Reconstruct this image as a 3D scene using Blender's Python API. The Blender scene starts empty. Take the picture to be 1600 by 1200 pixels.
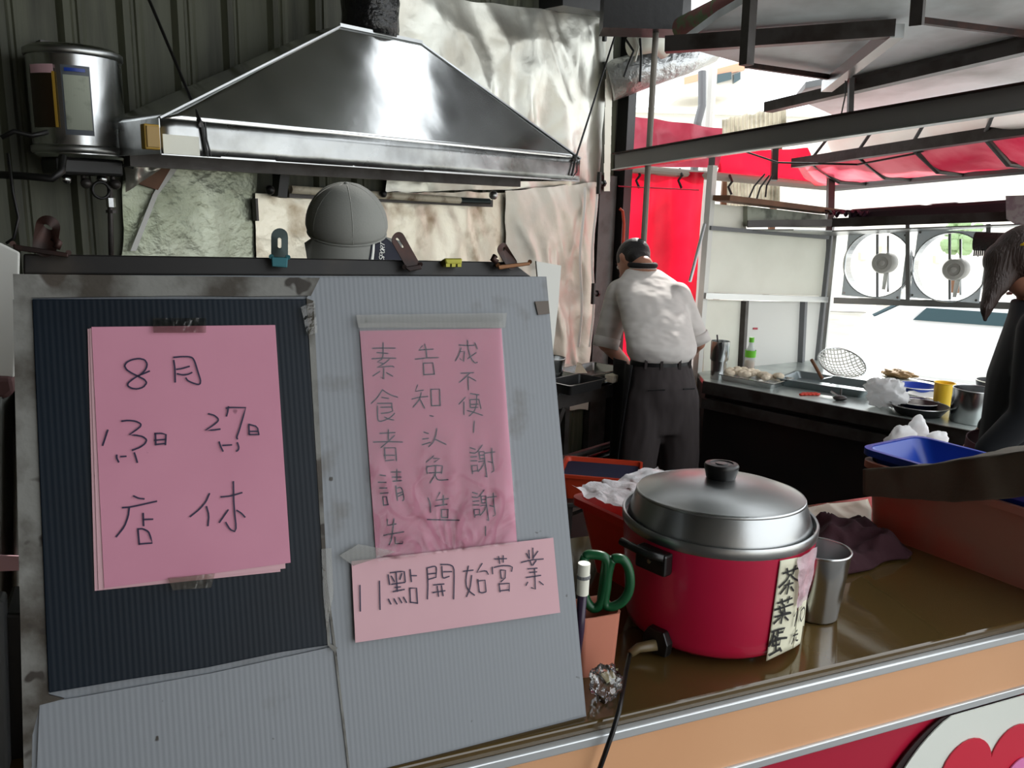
import bpy, bmesh, math, random
import numpy as np
from math import sin, cos, pi, radians, sqrt
from mathutils import Vector as V, Matrix, noise
random.seed(4)
SC = bpy.context.scene
COL = SC.collection
# ------------------------------------------------------------------ camera, sky, sun, exposure
F = 1280.0; EYE = 1.6
PIT = radians(12.1); ROLL = radians(1.5)
FWD = V((0, cos(PIT), -sin(PIT))); R0 = V((1, 0, 0)); U0 = R0.cross(FWD)
RIGHT = cos(ROLL) * R0 + sin(ROLL) * U0; UP = RIGHT.cross(FWD)
CAM = V((0, 0, EYE))
cd = bpy.data.cameras.new('camera'); co = bpy.data.objects.new('camera', cd); COL.objects.link(co)
cd.sensor_width = 36; cd.lens = F / 1600 * 36; cd.clip_start = 0.02; cd.clip_end = 300
mw = Matrix.Identity(4)
for i in range(3):
    mw[i][0] = RIGHT[i]; mw[i][1] = UP[i]; mw[i][2] = -FWD[i]; mw[i][3] = CAM[i]
co.matrix_world = mw
SC.camera = co
W_ = bpy.data.worlds.new('world'); SC.world = W_; W_.use_nodes = True
bg = W_.node_tree.nodes['Background']
bg.inputs[0].default_value = (0.93, 0.97, 1.0, 1); bg.inputs[1].default_value = 2.5
sd = bpy.data.lights.new('sun', 'SUN'); so = bpy.data.objects.new('sun', sd); COL.objects.link(so)
sd.energy = 7.0; sd.angle = radians(3); sd.color = (1.0, 0.97, 0.92)
so.rotation_euler = V((-0.30, -0.80, -0.62)).to_track_quat('-Z', 'Y').to_euler()
SC.view_settings.view_transform = 'Standard'; SC.view_settings.look = 'None'
SC.view_settings.gamma = 1.0; SC.view_settings.exposure = 0.0
SC.cycles.max_bounces = 7; SC.cycles.transparent_max_bounces = 12
SC.cycles.sample_clamp_indirect = 6.0
# ------------------------------------------------------------------ geometry helpers
def ray(x, y): return FWD + RIGHT * ((x - 800) / F) + UP * ((600 - y) / F)
def W(x, y, d): return CAM + ray(x, y) * d
def hz(x, y, z):
    r = ray(x, y); return CAM + r * ((z - EYE) / r.z)
def pln(x, y, P0, n):
    r = ray(x, y); return CAM + r * ((P0 - CAM).dot(n) / r.dot(n))
Z = V((0, 0, 1))
class B:
    def __init__(s): s.v = []; s.f = []
    def add(s, vs, fs):
        k = len(s.v); s.v += [V(p) for p in vs]; s.f += [tuple(i + k for i in f) for f in fs]; return s
    def hexa(s, p):
        return s.add(p, [(0, 3, 2, 1), (4, 5, 6, 7), (0, 1, 5, 4), (1, 2, 6, 5), (2, 3, 7, 6), (3, 0, 4, 7)])
    def box(s, c, size, ax=None):
        c = V(c); ax = ax or (V((1, 0, 0)), V((0, 1, 0)), Z)
        h = [ax[i] * size[i] / 2 for i in range(3)]
        p = [c + h[0] * a + h[1] * b + h[2] * d for d in (-1, 1) for a, b in ((-1, -1), (1, -1), (1, 1), (-1, 1))]
        return s.hexa(p)
    def bar(s, a, b, w, h, up=Z):
        a = V(a); b = V(b); d = (b - a).normalized(); sd = d.cross(V(up)).normalized(); u = sd.cross(d)
        return s.box((a + b) / 2, ((b - a).length, w, h), (d, sd, u))
    def loft(s, rings, cap=True):
        n = len(rings[0]); k = len(s.v)
        for r in rings: s.v += [V(p) for p in r]
        for i in range(len(rings) - 1):
            for j in range(n):
                j2 = (j + 1) % n
                s.f.append((k + i * n + j, k + i * n + j2, k + (i + 1) * n + j2, k + (i + 1) * n + j))
        if cap:
            s.f.append(tuple(k + j for j in reversed(range(n))))
            s.f.append(tuple(k + (len(rings) - 1) * n + j for j in range(n)))
        return s
    def tube(s, pts, r, n=8, cap=True):
        pts = [V(p) for p in pts]; rings = []; prev = None
        for i, p in enumerate(pts):
            d = (pts[min(i + 1, len(pts) - 1)] - pts[max(i - 1, 0)]).normalized()
            if prev is None:
                ref = Z if abs(d.z) < .9 else V((1, 0, 0)); u = d.cross(ref).normalized()
            else: u = (prev - d * prev.dot(d)).normalized()
            prev = u; w = d.cross(u); rr = r[i] if isinstance(r, (list, tuple)) else r
            rings.append([p + (u * cos(2 * pi * j / n) + w * sin(2 * pi * j / n)) * rr for j in range(n)])
        return s.loft(rings, cap)
    def ell(s, secs, n=16):      # secs: (centre, half-axis vector, half-axis vector)
        return s.loft([[c + a * cos(2 * pi * j / n) + b * sin(2 * pi * j / n) for j in range(n)] for c, a, b in secs])
    def lathe(s, prof, c, n=48, ax=None, closed=False):
        c = V(c); X, Y, A = ax or (V((1, 0, 0)), V((0, 1, 0)), Z)
        rings = [[c + X * (r * cos(2 * pi * j / n)) + Y * (r * sin(2 * pi * j / n)) + A * z for j in range(n)] for r, z in prof]
        if closed: rings.append(rings[0])
        return s.loft(rings, cap=not closed)
    def grid(s, fn, nu, nv):
        k = len(s.v)
        for i in range(nu + 1):
            for j in range(nv + 1): s.v.append(V(fn(i / nu, j / nv)))
        for i in range(nu):
            for j in range(nv):
                a = k + i * (nv + 1) + j; s.f.append((a, a + nv + 1, a + nv + 2, a + 1))
        return s
    def prism(s, poly, off):     # polygon extruded by vector off
        poly = [V(p) for p in poly]; off = V(off); n = len(poly); k = len(s.v)
        s.v += poly + [p + off for p in poly]
        s.f.append(tuple(k + i for i in range(n))); s.f.append(tuple(k + n + i for i in reversed(range(n))))
        for i in range(n):
            j = (i + 1) % n; s.f.append((k + i, k + n + i, k + n + j, k + j))
        return s
    def ball(s, c, r, n=16, m=10, ax=None):
        c = V(c); X, Y, A = ax or (V((1, 0, 0)), V((0, 1, 0)), Z)
        if not isinstance(r, (tuple, list)): r = (r, r, r)
        rings = []
        for i in range(1, m):
            t = pi * i / m
            rings.append([c + X * (r[0] * sin(t) * cos(2 * pi * j / n)) + Y * (r[1] * sin(t) * sin(2 * pi * j / n)) - A * (r[2] * cos(t)) for j in range(n)])
        return s.loft(rings)
ORG = {}
def mk(name, b, m, parent=None, smooth=False, bev=0, solid=0, sub=0, remesh=0, lab=None, auto=None):
    if parent is not None: o0 = ORG[parent.name]
    else:
        xs = [p.x for p in b.v]; ys = [p.y for p in b.v]; zs = [p.z for p in b.v]
        o0 = V(((min(xs) + max(xs)) / 2, (min(ys) + max(ys)) / 2, min(zs)))
    me = bpy.data.meshes.new(name); me.from_pydata([tuple(p - o0) for p in b.v], [], b.f); me.validate()
    bm = bmesh.new(); bm.from_mesh(me); bmesh.ops.recalc_face_normals(bm, faces=bm.faces); bm.to_mesh(me); bm.free()
    o = bpy.data.objects.new(name, me); COL.objects.link(o); me.materials.append(m)
    if parent is not None: o.parent = parent
    else: o.location = o0
    ORG[o.name] = o0
    if remesh:
        md = o.modifiers.new('r', 'REMESH'); md.mode = 'VOXEL'; md.voxel_size = remesh; md.use_smooth_shade = True
        md = o.modifiers.new('s', 'SMOOTH'); md.iterations = 4; md.factor = .5
    if smooth: me.polygons.foreach_set('use_smooth', [True] * len(me.polygons))
    if auto is not None:
        me.polygons.foreach_set('use_smooth', [True] * len(me.polygons))
        me.set_sharp_from_angle(angle=radians(auto))
    if sub:
        md = o.modifiers.new('d', 'SUBSURF'); md.levels = sub; md.render_levels = sub
    if solid:
        md = o.modifiers.new('t', 'SOLIDIFY'); md.thickness = solid; md.offset = 0
    if bev:
        md = o.modifiers.new('b', 'BEVEL'); md.width = bev; md.segments = 2; md.limit_method = 'ANGLE'; md.angle_limit = radians(40)
    if lab: o['label'] = lab
    return o
def tag(o, label, cat, group=None, kind=None):
    o['label'] = label; o['category'] = cat
    if group: o['group'] = group
    if kind: o['kind'] = kind
    return o
def thing(name, label, cat, loc, group=None):
    o = bpy.data.objects.new(name, None); COL.objects.link(o); o.location = V(loc); ORG[o.name] = V(loc)
    o.empty_display_size = .05
    return tag(o, label, cat, group)
def struct(o): o['kind'] = 'structure'; return o
def sempty(name, loc):
    o = bpy.data.objects.new(name, None); COL.objects.link(o); o.location = V(loc); ORG[o.name] = V(loc); o['kind'] = 'structure'; return o
# ------------------------------------------------------------------ materials
def lin(c): return tuple(((x / 255) / 12.92 if x / 255 <= .04045 else ((x / 255 + .055) / 1.055) ** 2.4) for x in c) + (1,)
def M(name, c, rough=.5, metal=0, var=None, bump=0, bs=30, stretch=(1, 1, 1), trans=0, alpha=1, glass=0, coat=0, spec=.5, dist=.01, rvar=0, detail=4, aniso=0, translu=0):
    m = bpy.data.materials.new(name); m.use_nodes = True; nt = m.node_tree; N = nt.nodes; L = nt.links
    p = N['Principled BSDF']; out = N['Material Output']
    p.inputs['Base Color'].default_value = lin(c); p.inputs['Roughness'].default_value = rough
    p.inputs['Metallic'].default_value = metal; p.inputs['Specular IOR Level'].default_value = spec
    p.inputs['Coat Weight'].default_value = coat; p.inputs['Alpha'].default_value = alpha
    p.inputs['Transmission Weight'].default_value = glass
    if aniso: p.inputs['Anisotropic'].default_value = aniso
    tc = N.new('ShaderNodeTexCoord'); mp = N.new('ShaderNodeMapping'); L.new(tc.outputs['Object'], mp.inputs[0])
    mp.inputs['Scale'].default_value = stretch
    if var:   # (colour2, scale, lo, hi)
        c2, sc, lo, hi = var[:4]
        n = N.new('ShaderNodeTexNoise'); n.inputs['Scale'].default_value = sc; n.inputs['Detail'].default_value = 6
        L.new(mp.outputs[0], n.inputs['Vector'])
        r = N.new('ShaderNodeMapRange'); r.inputs[1].default_value = lo; r.inputs[2].default_value = hi
        L.new(n.outputs['Fac'], r.inputs[0])
        mx = N.new('ShaderNodeMix'); mx.data_type = 'RGBA'; L.new(r.outputs[0], mx.inputs[0])
        mx.inputs[6].default_value = lin(c); mx.inputs[7].default_value = lin(c2)
        L.new(mx.outputs[2], p.inputs['Base Color'])
    if rvar:
        n = N.new('ShaderNodeTexNoise'); n.inputs['Scale'].default_value = 9; L.new(mp.outputs[0], n.inputs['Vector'])
        r = N.new('ShaderNodeMapRange'); r.inputs[3].default_value = max(0, rough - rvar); r.inputs[4].default_value = rough + rvar
        L.new(n.outputs['Fac'], r.inputs[0]); L.new(r.outputs[0], p.inputs['Roughness'])
    if bump:
        n = N.new('ShaderNodeTexNoise'); n.inputs['Scale'].default_value = bs; n.inputs['Detail'].default_value = detail
        L.new(mp.outputs[0], n.inputs['Vector'])
        b = N.new('ShaderNodeBump'); b.inputs['Strength'].default_value = bump; b.inputs['Distance'].default_value = dist
        L.new(n.outputs['Fac'], b.inputs['Height']); L.new(b.outputs[0], p.inputs['Normal'])
    if translu:
        t = N.new('ShaderNodeBsdfTranslucent'); t.inputs[0].default_value = lin(c)
        if var: L.new(mx.outputs[2], t.inputs[0])
        a = N.new('ShaderNodeMixShader'); a.inputs[0].default_value = translu
        L.new(p.outputs[0], a.inputs[1]); L.new(t.outputs[0], a.inputs[2]); L.new(a.outputs[0], out.inputs[0])
    return m
def ribbed(m, axis, period, depth, strength=.6):     # flutes of corrugated plastic, fine relief
    nt = m.node_tree; N = nt.nodes; L = nt.links; p = N['Principled BSDF']
    tc = N.new('ShaderNodeTexCoord'); d = N.new('ShaderNodeVectorMath'); d.operation = 'DOT_PRODUCT'; d.inputs[1].default_value = axis
    L.new(tc.outputs['Object'], d.inputs[0])
    mu = N.new('ShaderNodeMath'); mu.operation = 'MULTIPLY'; mu.inputs[1].default_value = 2 * pi / period; L.new(d.outputs['Value'], mu.inputs[0])
    s = N.new('ShaderNodeMath'); s.operation = 'SINE'; L.new(mu.outputs[0], s.inputs[0])
    b = N.new('ShaderNodeBump'); b.inputs['Distance'].default_value = depth; b.inputs['Strength'].default_value = strength
    L.new(s.outputs[0], b.inputs['Height']); L.new(b.outputs[0], p.inputs['Normal'])
    return m
def specks(m, scale, thr, c):     # small dirt marks on the surface
    nt = m.node_tree; N = nt.nodes; L = nt.links; p = N['Principled BSDF']; src = p.inputs['Base Color'].links[0].from_socket
    tc = N.new('ShaderNodeTexCoord'); n = N.new('ShaderNodeTexNoise'); n.inputs['Scale'].default_value = scale; n.inputs['Detail'].default_value = 2
    L.new(tc.outputs['Object'], n.inputs['Vector']); r = N.new('ShaderNodeMapRange'); r.inputs[1].default_value = thr; r.inputs[2].default_value = thr + .04
    L.new(n.outputs['Fac'], r.inputs[0]); mx = N.new('ShaderNodeMix'); mx.data_type = 'RGBA'; L.new(r.outputs[0], mx.inputs[0]); L.new(src, mx.inputs[6]); mx.inputs[7].default_value = lin(c)
    L.new(mx.outputs[2], p.inputs['Base Color']); return m
def film(name, tint=(1, 1, 1), amt=.25, rough=.08, bs=25, bump=.8, glint_white=0):   # thin clear plastic film
    m = bpy.data.materials.new(name); m.use_nodes = True; nt = m.node_tree; N = nt.nodes; L = nt.links
    N.remove(N['Principled BSDF']); t = N.new('ShaderNodeBsdfTransparent'); t.inputs[0].default_value = tint + (1,)
    g = N.new('ShaderNodeBsdfGlossy'); g.inputs['Roughness'].default_value = rough
    fr = N.new('ShaderNodeFresnel'); fr.inputs[0].default_value = 1.5
    ad = N.new('ShaderNodeMath'); ad.operation = 'ADD'; ad.inputs[1].default_value = amt; ad.use_clamp = True; L.new(fr.outputs[0], ad.inputs[0])
    n = N.new('ShaderNodeTexNoise'); n.inputs['Scale'].default_value = bs; n.inputs['Detail'].default_value = 3
    tc = N.new('ShaderNodeTexCoord'); L.new(tc.outputs['Object'], n.inputs['Vector'])
    b = N.new('ShaderNodeBump'); b.inputs['Strength'].default_value = bump; b.inputs['Distance'].default_value = .01
    L.new(n.outputs['Fac'], b.inputs['Height']); L.new(b.outputs[0], g.inputs['Normal']); L.new(b.outputs[0], fr.inputs['Normal'])
    mx = N.new('ShaderNodeMixShader'); L.new(ad.outputs[0], mx.inputs[0]); L.new(t.outputs[0], mx.inputs[1]); L.new(g.outputs[0], mx.inputs[2])
    if glint_white:
        df = N.new('ShaderNodeBsdfDiffuse'); df.inputs[0].default_value = (1, 1, 1, 1); m2 = N.new('ShaderNodeMixShader'); m2.inputs[0].default_value = glint_white  # white diffuse mixed in to paint bright glints on the creases
        L.new(g.outputs[0], m2.inputs[1]); L.new(df.outputs[0], m2.inputs[2]); L.new(m2.outputs[0], mx.inputs[2])
    L.new(mx.outputs[0], N['Material Output'].inputs[0]); return m
m_wall = M('painted_metal', (78, 80, 64), .6, var=((44, 45, 33), 3, .45, .75), bump=.1, stretch=(6, 6, .5))
m_floor = M('concrete', (62, 60, 58), .6, var=((38, 36, 34), 4, .4, .7), bump=.2)
m_ground = M('bright_concrete', (200, 198, 190), .8, var=((180, 178, 170), 2, .4, .6))
m_black = M('black_paint', (22, 21, 21), .45, bump=.1)
m_dark = M('dark_steel', (66, 62, 60), .4, metal=.3, var=((44, 36, 31), 8, .45, .65), bump=.15)
m_steel = M('stainless', (196, 198, 198), .24, metal=1, rvar=.08, bump=.04, bs=8)
m_hood = M('hood_sheet', (226, 228, 228), .17, metal=1, rvar=.04, bump=.04, bs=3.2, dist=.03, var=((176, 178, 178), 4, .5, .8))
m_band = M('hood_band_sheet', (170, 172, 172), .3, metal=1, rvar=.1, bump=.25, bs=6, dist=.02, var=((110, 110, 106), 5, .45, .75))
m_alu = M('aluminium', (188, 190, 190), .33, metal=1, bump=.03, bs=60, rvar=.08)
m_foil = M('foil', (208, 208, 198), .33, metal=.8, bump=.35, bs=14, dist=.01, detail=5, rvar=.12, var=((176, 170, 156), 3, .45, .7))
m_foil2 = M('foil_dull', (156, 160, 144), .36, metal=.85, bump=.35, bs=34, dist=.012, detail=7, rvar=.12, var=((118, 124, 104), 4, .4, .65))
m_foilold = M('foil_stained', (224, 218, 200), .4, metal=.7, bump=.4, bs=11, dist=.02, detail=6, var=((150, 132, 106), 7, .5, .72))
m_white = M('white_paint', (222, 222, 216), .5)
m_cream = M('cream_panel', (240, 240, 226), .45, var=((228, 227, 212), 3, .4, .7))
m_grey = M('grey_plastic', (112, 114, 116), .5)
m_roof = M('roof_underside', (228, 234, 238), .5, var=((150, 152, 150), 2.2, .45, .75))
m_red = M('red_tarp', (226, 30, 56), .35, translu=.55, bump=.3, bs=6, var=((190, 14, 40), 3, .4, .7))
m_redflap = M('maroon_flap', (176, 74, 92), .3, translu=.3, bump=.5, bs=7, var=((140, 36, 54), 4, .4, .7))
m_awn = M('awning_pink', (240, 130, 140), .5, translu=.7, var=((214, 50, 80), 2.4, .42, .62))
m_awnw = M('awning_clear', (250, 242, 232), .5, translu=.8, var=((240, 214, 204), 2.4, .45, .7))
m_board = ribbed(M('grey_flute_board', (126, 131, 137), .42, var=((88, 84, 78), 9, .56, .8)), (.91, .41, 0), .0058, .0003, .16)
m_board2 = ribbed(M('grey_flute_board_b', (130, 135, 141), .42, var=((94, 90, 84), 12, .6, .8)), (.91, .41, 0), .0058, .0003, .16)
m_navy = ribbed(M('navy_flute_board', (8, 20, 31), .42, spec=.25, var=((12, 26, 38), 6, .4, .7)), (.91, .41, 0), .0058, .0003, .16)
m_grime = M('grimy_board_edge', (124, 124, 120), .6, var=((60, 54, 46), 16, .42, .62), bump=.2)
m_rail = M('black_rail', (22, 20, 20), .45, var=((48, 42, 36), 12, .55, .7))
m_pink = M('pink_paper', (204, 140, 162), .75, var=((196, 131, 154), 5, .4, .7), bump=.06, bs=12)
m_pink2 = M('pale_pink_paper', (212, 170, 178), .75, var=((204, 160, 170), 5, .4, .7), bump=.06, bs=12)
m_ink = M('blue_black_ink', (28, 16, 58), .5)
m_brush = M('brush_ink', (24, 24, 26), .5)
m_film = film('clear_sleeve', amt=.02, bs=34, bump=.12, rough=.1, glint_white=.6)
m_tape = film('clear_tape', tint=(.84, .83, .8), amt=.0, rough=.12, bs=60, bump=.12)
m_bag = film('clear_bag', tint=(.95, .95, .96), amt=.09, rough=.12, bs=30, bump=.5)
m_wbag = M('white_bag', (246, 246, 246), .4, translu=.5, bump=.5, bs=16, dist=.02)
m_cook = M('cooker_enamel', (196, 26, 68), .28, coat=.35, var=((184, 20, 60), 3, .4, .7), bump=.02)
m_bake = M('black_bakelite', (16, 15, 15), .35)
m_label = M('label_paper', (226, 224, 200), .7, var=((206, 200, 172), 8, .45, .7))
m_ctop = M('brown_laminate', (88, 70, 38), .07, coat=.4, spec=.6, var=((76, 60, 34), 2.5, .4, .7), bump=.01)
m_orange = M('peach_laminate', (222, 170, 128), .35, var=((216, 162, 120), 3, .4, .7))
m_alstrip = M('alu_strip', (208, 212, 214), .35, metal=.6)
m_redpan = M('red_sign', (176, 26, 56), .3)
m_signwhite = M('sign_white', (228, 232, 224), .35)
m_signdark = M('sign_dark', (42, 28, 30), .35)
m_signred = M('sign_heart_red', (206, 36, 62), .35)
m_signpink = M('sign_heart_pink', (226, 128, 186), .35)
m_basket = M('red_plastic', (232, 40, 32), .3, coat=.2)
m_orangetub = M('orange_tub', (206, 66, 36), .35)
m_crate = M('clay_tub', (164, 120, 104), .45, var=((186, 84, 66), 3, .42, .62))
m_blue = M('blue_plastic', (24, 62, 160), .3)
m_cloth = M('dark_cloth', (86, 78, 66), .9, bump=.3, bs=120, dist=.003)
m_maroon = M('maroon_cloth', (54, 20, 30), .9, bump=.4, bs=60, dist=.004)
m_beige = M('beige_sheet', (206, 190, 170), .35, bump=.5, bs=8, var=((190, 172, 150), 4, .4, .7))
m_holder = M('salmon_plastic', (200, 128, 106), .4)
m_green = M('green_handle', (14, 78, 44), .35)
m_shirt = M('white_polo', (216, 210, 205), .85, bump=.7, bs=6, dist=.05, detail=2, stretch=(1, 1, 1.6))
m_trouser = M('charcoal_trousers', (54, 47, 47), .85, bump=.8, bs=9, dist=.03, detail=2, stretch=(1, 1, .4))
m_apron = M('black_apron', (18, 17, 18), .85)
m_belt = M('black_leather', (20, 20, 22), .35)
m_skin = M('skin', (176, 124, 100), .5)
m_hair = M('black_hair', (20, 16, 15), .55, bump=.5, bs=90, dist=.005)
m_hairb = M('brown_black_hair', (46, 30, 24), .5, bump=.6, bs=60, dist=.01, stretch=(3, 3, .3))
m_cap = M('grey_cap', (142, 143, 138), .85, bump=.2, bs=200, dist=.002)
m_capnavy = M('navy_patch', (22, 24, 40), .8)
m_jacket = M('black_jacket', (20, 24, 30), .75)
m_redapron = M('dark_red_apron', (70, 16, 30), .85)
m_counter = M('dark_front', (24, 20, 20), .4, var=((38, 26, 24), 3, .45, .7))
m_food = M('pale_food', (228, 214, 190), .7, bump=.8, bs=50)
m_meat = M('red_meat', (214, 60, 40), .5)
m_yellow = M('yellow_cup', (244, 206, 60), .35, translu=.2)
m_juice = M('orange_drink', (226, 150, 40), .2)
m_bottle = M('bottle_plastic', (216, 224, 222), .15, alpha=.6)
m_lime = M('lime_cap', (110, 200, 50), .4)
m_brown = M('brown_wood', (120, 80, 52), .6, var=((90, 58, 36), 8, .4, .7))
m_wood = M('pale_wood', (170, 140, 84), .6)
m_yel = M('dirty_yellow', (176, 140, 50), .5)
m_rust = M('rusty_clip', (58, 34, 28), .45, metal=.5, var=((36, 24, 22), 30, .4, .6))
m_teal = M('teal_clip', (40, 96, 104), .4, metal=.4)
m_tealdk = M('dark_clip', (44, 56, 56), .35, metal=.6)
m_gold = M('yellow_clip', (150, 146, 54), .4, metal=.5)
m_purple = M('purple_film', (56, 34, 52), .3, bump=.6, bs=20)
m_build = M('pale_wall', (244, 238, 228), .7)
m_buildor = M('terracotta_wall', (236, 170, 140), .7)
m_glass = M('window_glass', (70, 90, 96), .1)
m_leaf = M('tree_leaf', (150, 176, 130), .7, bump=1, bs=12)
m_silverpipe = M('foil_duct', (188, 190, 190), .3, metal=.9, bump=1, bs=14, dist=.03, detail=7)
m_cord = M('black_cord', (14, 14, 14), .4)
m_stripe = M('brown_roll', (96, 52, 48), .8, var=((70, 84, 50), 14, .5, .56), stretch=(1, 1, 1))
m_palegrn = M('pale_green_box', (170, 176, 160), .6, var=((110, 116, 104), 14, .5, .7))
m_corr = M('old_translucent_sheet', (206, 202, 186), .5, translu=.4, var=((140, 136, 120), 9, .45, .7))
specks(m_board2, 55, .74, (54, 50, 46)); specks(m_grime, 30, .64, (46, 40, 34)); specks(m_grime, 12, .66, (66, 58, 50)); specks(m_pink, 42, .77, (150, 96, 116))
# ------------------------------------------------------------------ reference frames
CZ = .95
CF0 = hz(620, 1200, CZ); CF1 = hz(1600, 970, CZ); CE = (CF1 - CF0).normalized(); CB = V((-CE.y, CE.x, 0))
H0 = hz(252, 240, 1.73); H1 = hz(905, 283, 1.73); HA = (H1 - H0).normalized(); HB = V((-HA.y, HA.x, 0))
WD = .58; WP = H0 + HB * WD
def wallp(x, y, off=0): return pln(x, y, WP - HB * off, HB)
# ------------------------------------------------------------------ shell
b = B().box((0, 1.5, -.05), (9, 9, .1)); struct(mk('floor', b, m_floor))
b = B().box((0, 40, -.16), (160, 160, .1)); g = mk('ground', b, m_ground); struct(g)
# back wall: corrugated sheets, each its own piece
wl = sempty('wall_back', WP.copy() * 1)
ORG[wl.name] = wl.location.copy()
t0 = -3.2; wpost = wallp(962, 300); tend = (wpost - WP).dot(HA)
base = V((WP.x, WP.y, 0)); per = .19; tt = t0; k = 0
while tt < tend:
    t1 = min(tt + per * 4, tend); prof = []; x = tt
    while x < t1 - 1e-6:
        for dx, dz in ((0, 0), (.10, 0), (.115, .022), (.135, .022), (.15, 0), (.16, 0), (.165, .006), (.175, .006)):
            if x + dx < t1: prof.append((x + dx, dz))
        x += per
    prof.append((t1 + .012, 0)); bb = B()
    off = HB * (.002 * (k % 2))
    vs = []
    for (px, dz) in prof:
        for z in (0, 3.3): vs.append(base + HA * px - HB * dz + off + Z * z)
    fs = [(2 * i, 2 * i + 2, 2 * i + 3, 2 * i + 1) for i in range(len(prof) - 1)]
    bb.add(vs, fs); mk('metal_sheet', bb, m_wall, wl, solid=.003); tt = t1; k += 1
# left side wall, ceilings; extended out of view to shut out light
lw = base + HA * t0
b = B().bar(lw + Z * 1.6 + V((-.05, .3, 0)), V((-4.3, -2.6, 1.6)), .08, 3.3); struct(mk('wall_left', b, m_wall))
b = B().box((-1.3, -2.6, 1.5), (6.0, .1, 3.1)); struct(mk('wall_light_block', b, M('dusky_plaster', (120, 114, 106), .8, bump=.2)))  # unseen wall behind the camera, added to cut light on the board
def wq(a, o): return V((H0.x, H0.y, 0)) + HA * a + HB * o
a0_ = V((H0.x, H0.y, 0)).dot(HA)
b = B().prism([base + HA * t0 + HB * .1 + Z * 3.0, wq(2.32 - a0_, WD + .1) + Z * 3.0, wq(2.93 - a0_, -.75) + Z * 3.0, V((1.25, 1.6, 3.0)), V((1.7, -2.6, 3.0)), V((-4.4, -2.6, 3.0)), V((-4.4, .8, 3.0))], (0, 0, .06))
struct(mk('ceiling', b, m_wall))  # right edge cut to leave a sky gap that streaks the hood
b = B().prism([wq(2.68 - a0_, WD + .1) + Z * 3.0, wq(4.9 - a0_, WD + .1) + Z * 3.0, wq(4.9 - a0_, -1.1) + Z * 3.0, wq(3.42 - a0_, -1.1) + Z * 3.0], (0, 0, .05)); struct(mk('ceiling_light_block', b, m_black))  # unseen slab added to end the hood's bright streak on the right
b = B().bar(wallp(860, -22, .1), wallp(1062, 15, .1), .16, .2); b2 = B()
struct(mk('trim_1', b, m_black))
# corner post and stone-grey strip
pp = V((wpost.x, wpost.y, 0)) - HB * .05
b = B().box(pp + Z * 1.5, (.075, .075, 3.0), (HA, HB, Z)); struct(mk('trim_2', b, m_black))
gp = wallp(938, 470, .03); gp.z = 0
b = B().box(gp + Z * .9, (.16, .04, 1.8), (HA, HB, Z)); struct(mk('trim_3', b, m_dark))
# ------------------------------------------------------------------ foil on the wall
def ridge(p, s, sd): return 1 - abs(noise.noise(V((p[0] * s + sd, p[1] * s - sd, sd))) * 2)
def foil(name, c4, off, amp, m, label, nu=70, nv=60, sd=0, scale=2.2):
    q = [wallp(*c, off) for c in c4]
    def fn(u, v):
        p = q[0] * (1 - u) * (1 - v) + q[1] * u * (1 - v) + q[2] * u * v + q[3] * (1 - u) * v
        a = (p - WP).dot(HA); h = p.z
        d = ridge((a * 1.5, h * .55), scale * .8, sd) * .65 + ridge((a * 1.6 + h * .6, h * .6), scale * 1.7, sd + 7) * .25 + ridge((a, h), scale * 4.5, sd + 3) * .05
        e = .012 * noise.noise(V((a * 9, h * 9, sd)))
        k = min(1, 4 * min(u, 1 - u, v + .08, 1 - v + .08))
        return p - HB * (amp * d * (.3 + .7 * k)) + Z * (e * (1 - k)) + HA * e * (1 - k)
    return tag(mk(name, B().grid(fn, nu, nv), m, smooth=True), label, 'foil')
foil('foil_sheet', [(604, -14), (952, 30), (934, 292), (600, 300)], .03, .07, m_foil, 'large crumpled silver foil sheet behind the right half of the hood', 90, 80, 1.7, 2.0)
foil('foil_sheet', [(398, 302), (792, 300), (800, 480), (402, 520)], .035, .025, m_foilold, 'stained bright foil splashback directly behind the grey cap', 80, 40, 4.1, 3.5)
foil('foil_sheet', [(194, 246), (400, 262), (402, 540), (186, 540)], .02, .02, m_foil2, 'dull greenish foil panel under the left end of the hood', 60, 60, 9.3, 3)
foil('foil_sheet', [(786, 298), (930, 284), (918, 640), (796, 640)], .05, .07, M('foil_matt', (212, 208, 196), .5, metal=.55, bump=.35, bs=14, dist=.01), 'tall crumpled foil hanging right of the cap and left of the black post', 50, 80, 14.2, 3)
sc_ = wallp(225, 260, .03)
b = B().prism([wallp(198, 282, .045), wallp(245, 297, .045), wallp(268, 258, .045), wallp(250, 262, .045)], -HB * .01)
tag(mk('wooden_wedge', b, m_brown), 'brown wooden wedge under the left corner of the hood', 'wood')
b = B().prism([wallp(262, 262, .05), wallp(278, 262, .05), wallp(246, 305, .05), wallp(212, 392, .05), wallp(203, 392, .05), wallp(238, 304, .05)], -HB * .004)
tag(mk('white_tape', b, m_white), 'diagonal white tape strip on the dull greenish foil', 'tape')
b = B()
for i in range(18):
    y0, y1 = 36 + i * 14.6, 36 + (i + 1) * 14.6
    w = 2 * noise.noise(V((i * .7, 0, 0)))
    b.hexa([wallp(947 - i * .2 + w, y1, .09), wallp(959 - i * .35, y1, .09), wallp(959 - i * .35, y1, .07), wallp(947 - i * .2 + w, y1, .07),
            wallp(947 - i * .2 + w, y0, .09), wallp(959 - i * .35, y0, .09), wallp(959 - i * .35, y0, .07), wallp(947 - i * .2 + w, y0, .07)])
tag(mk('foam_strip', b, m_cream), 'pale vertical foam strip between the foil and the black post', 'foam')
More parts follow.
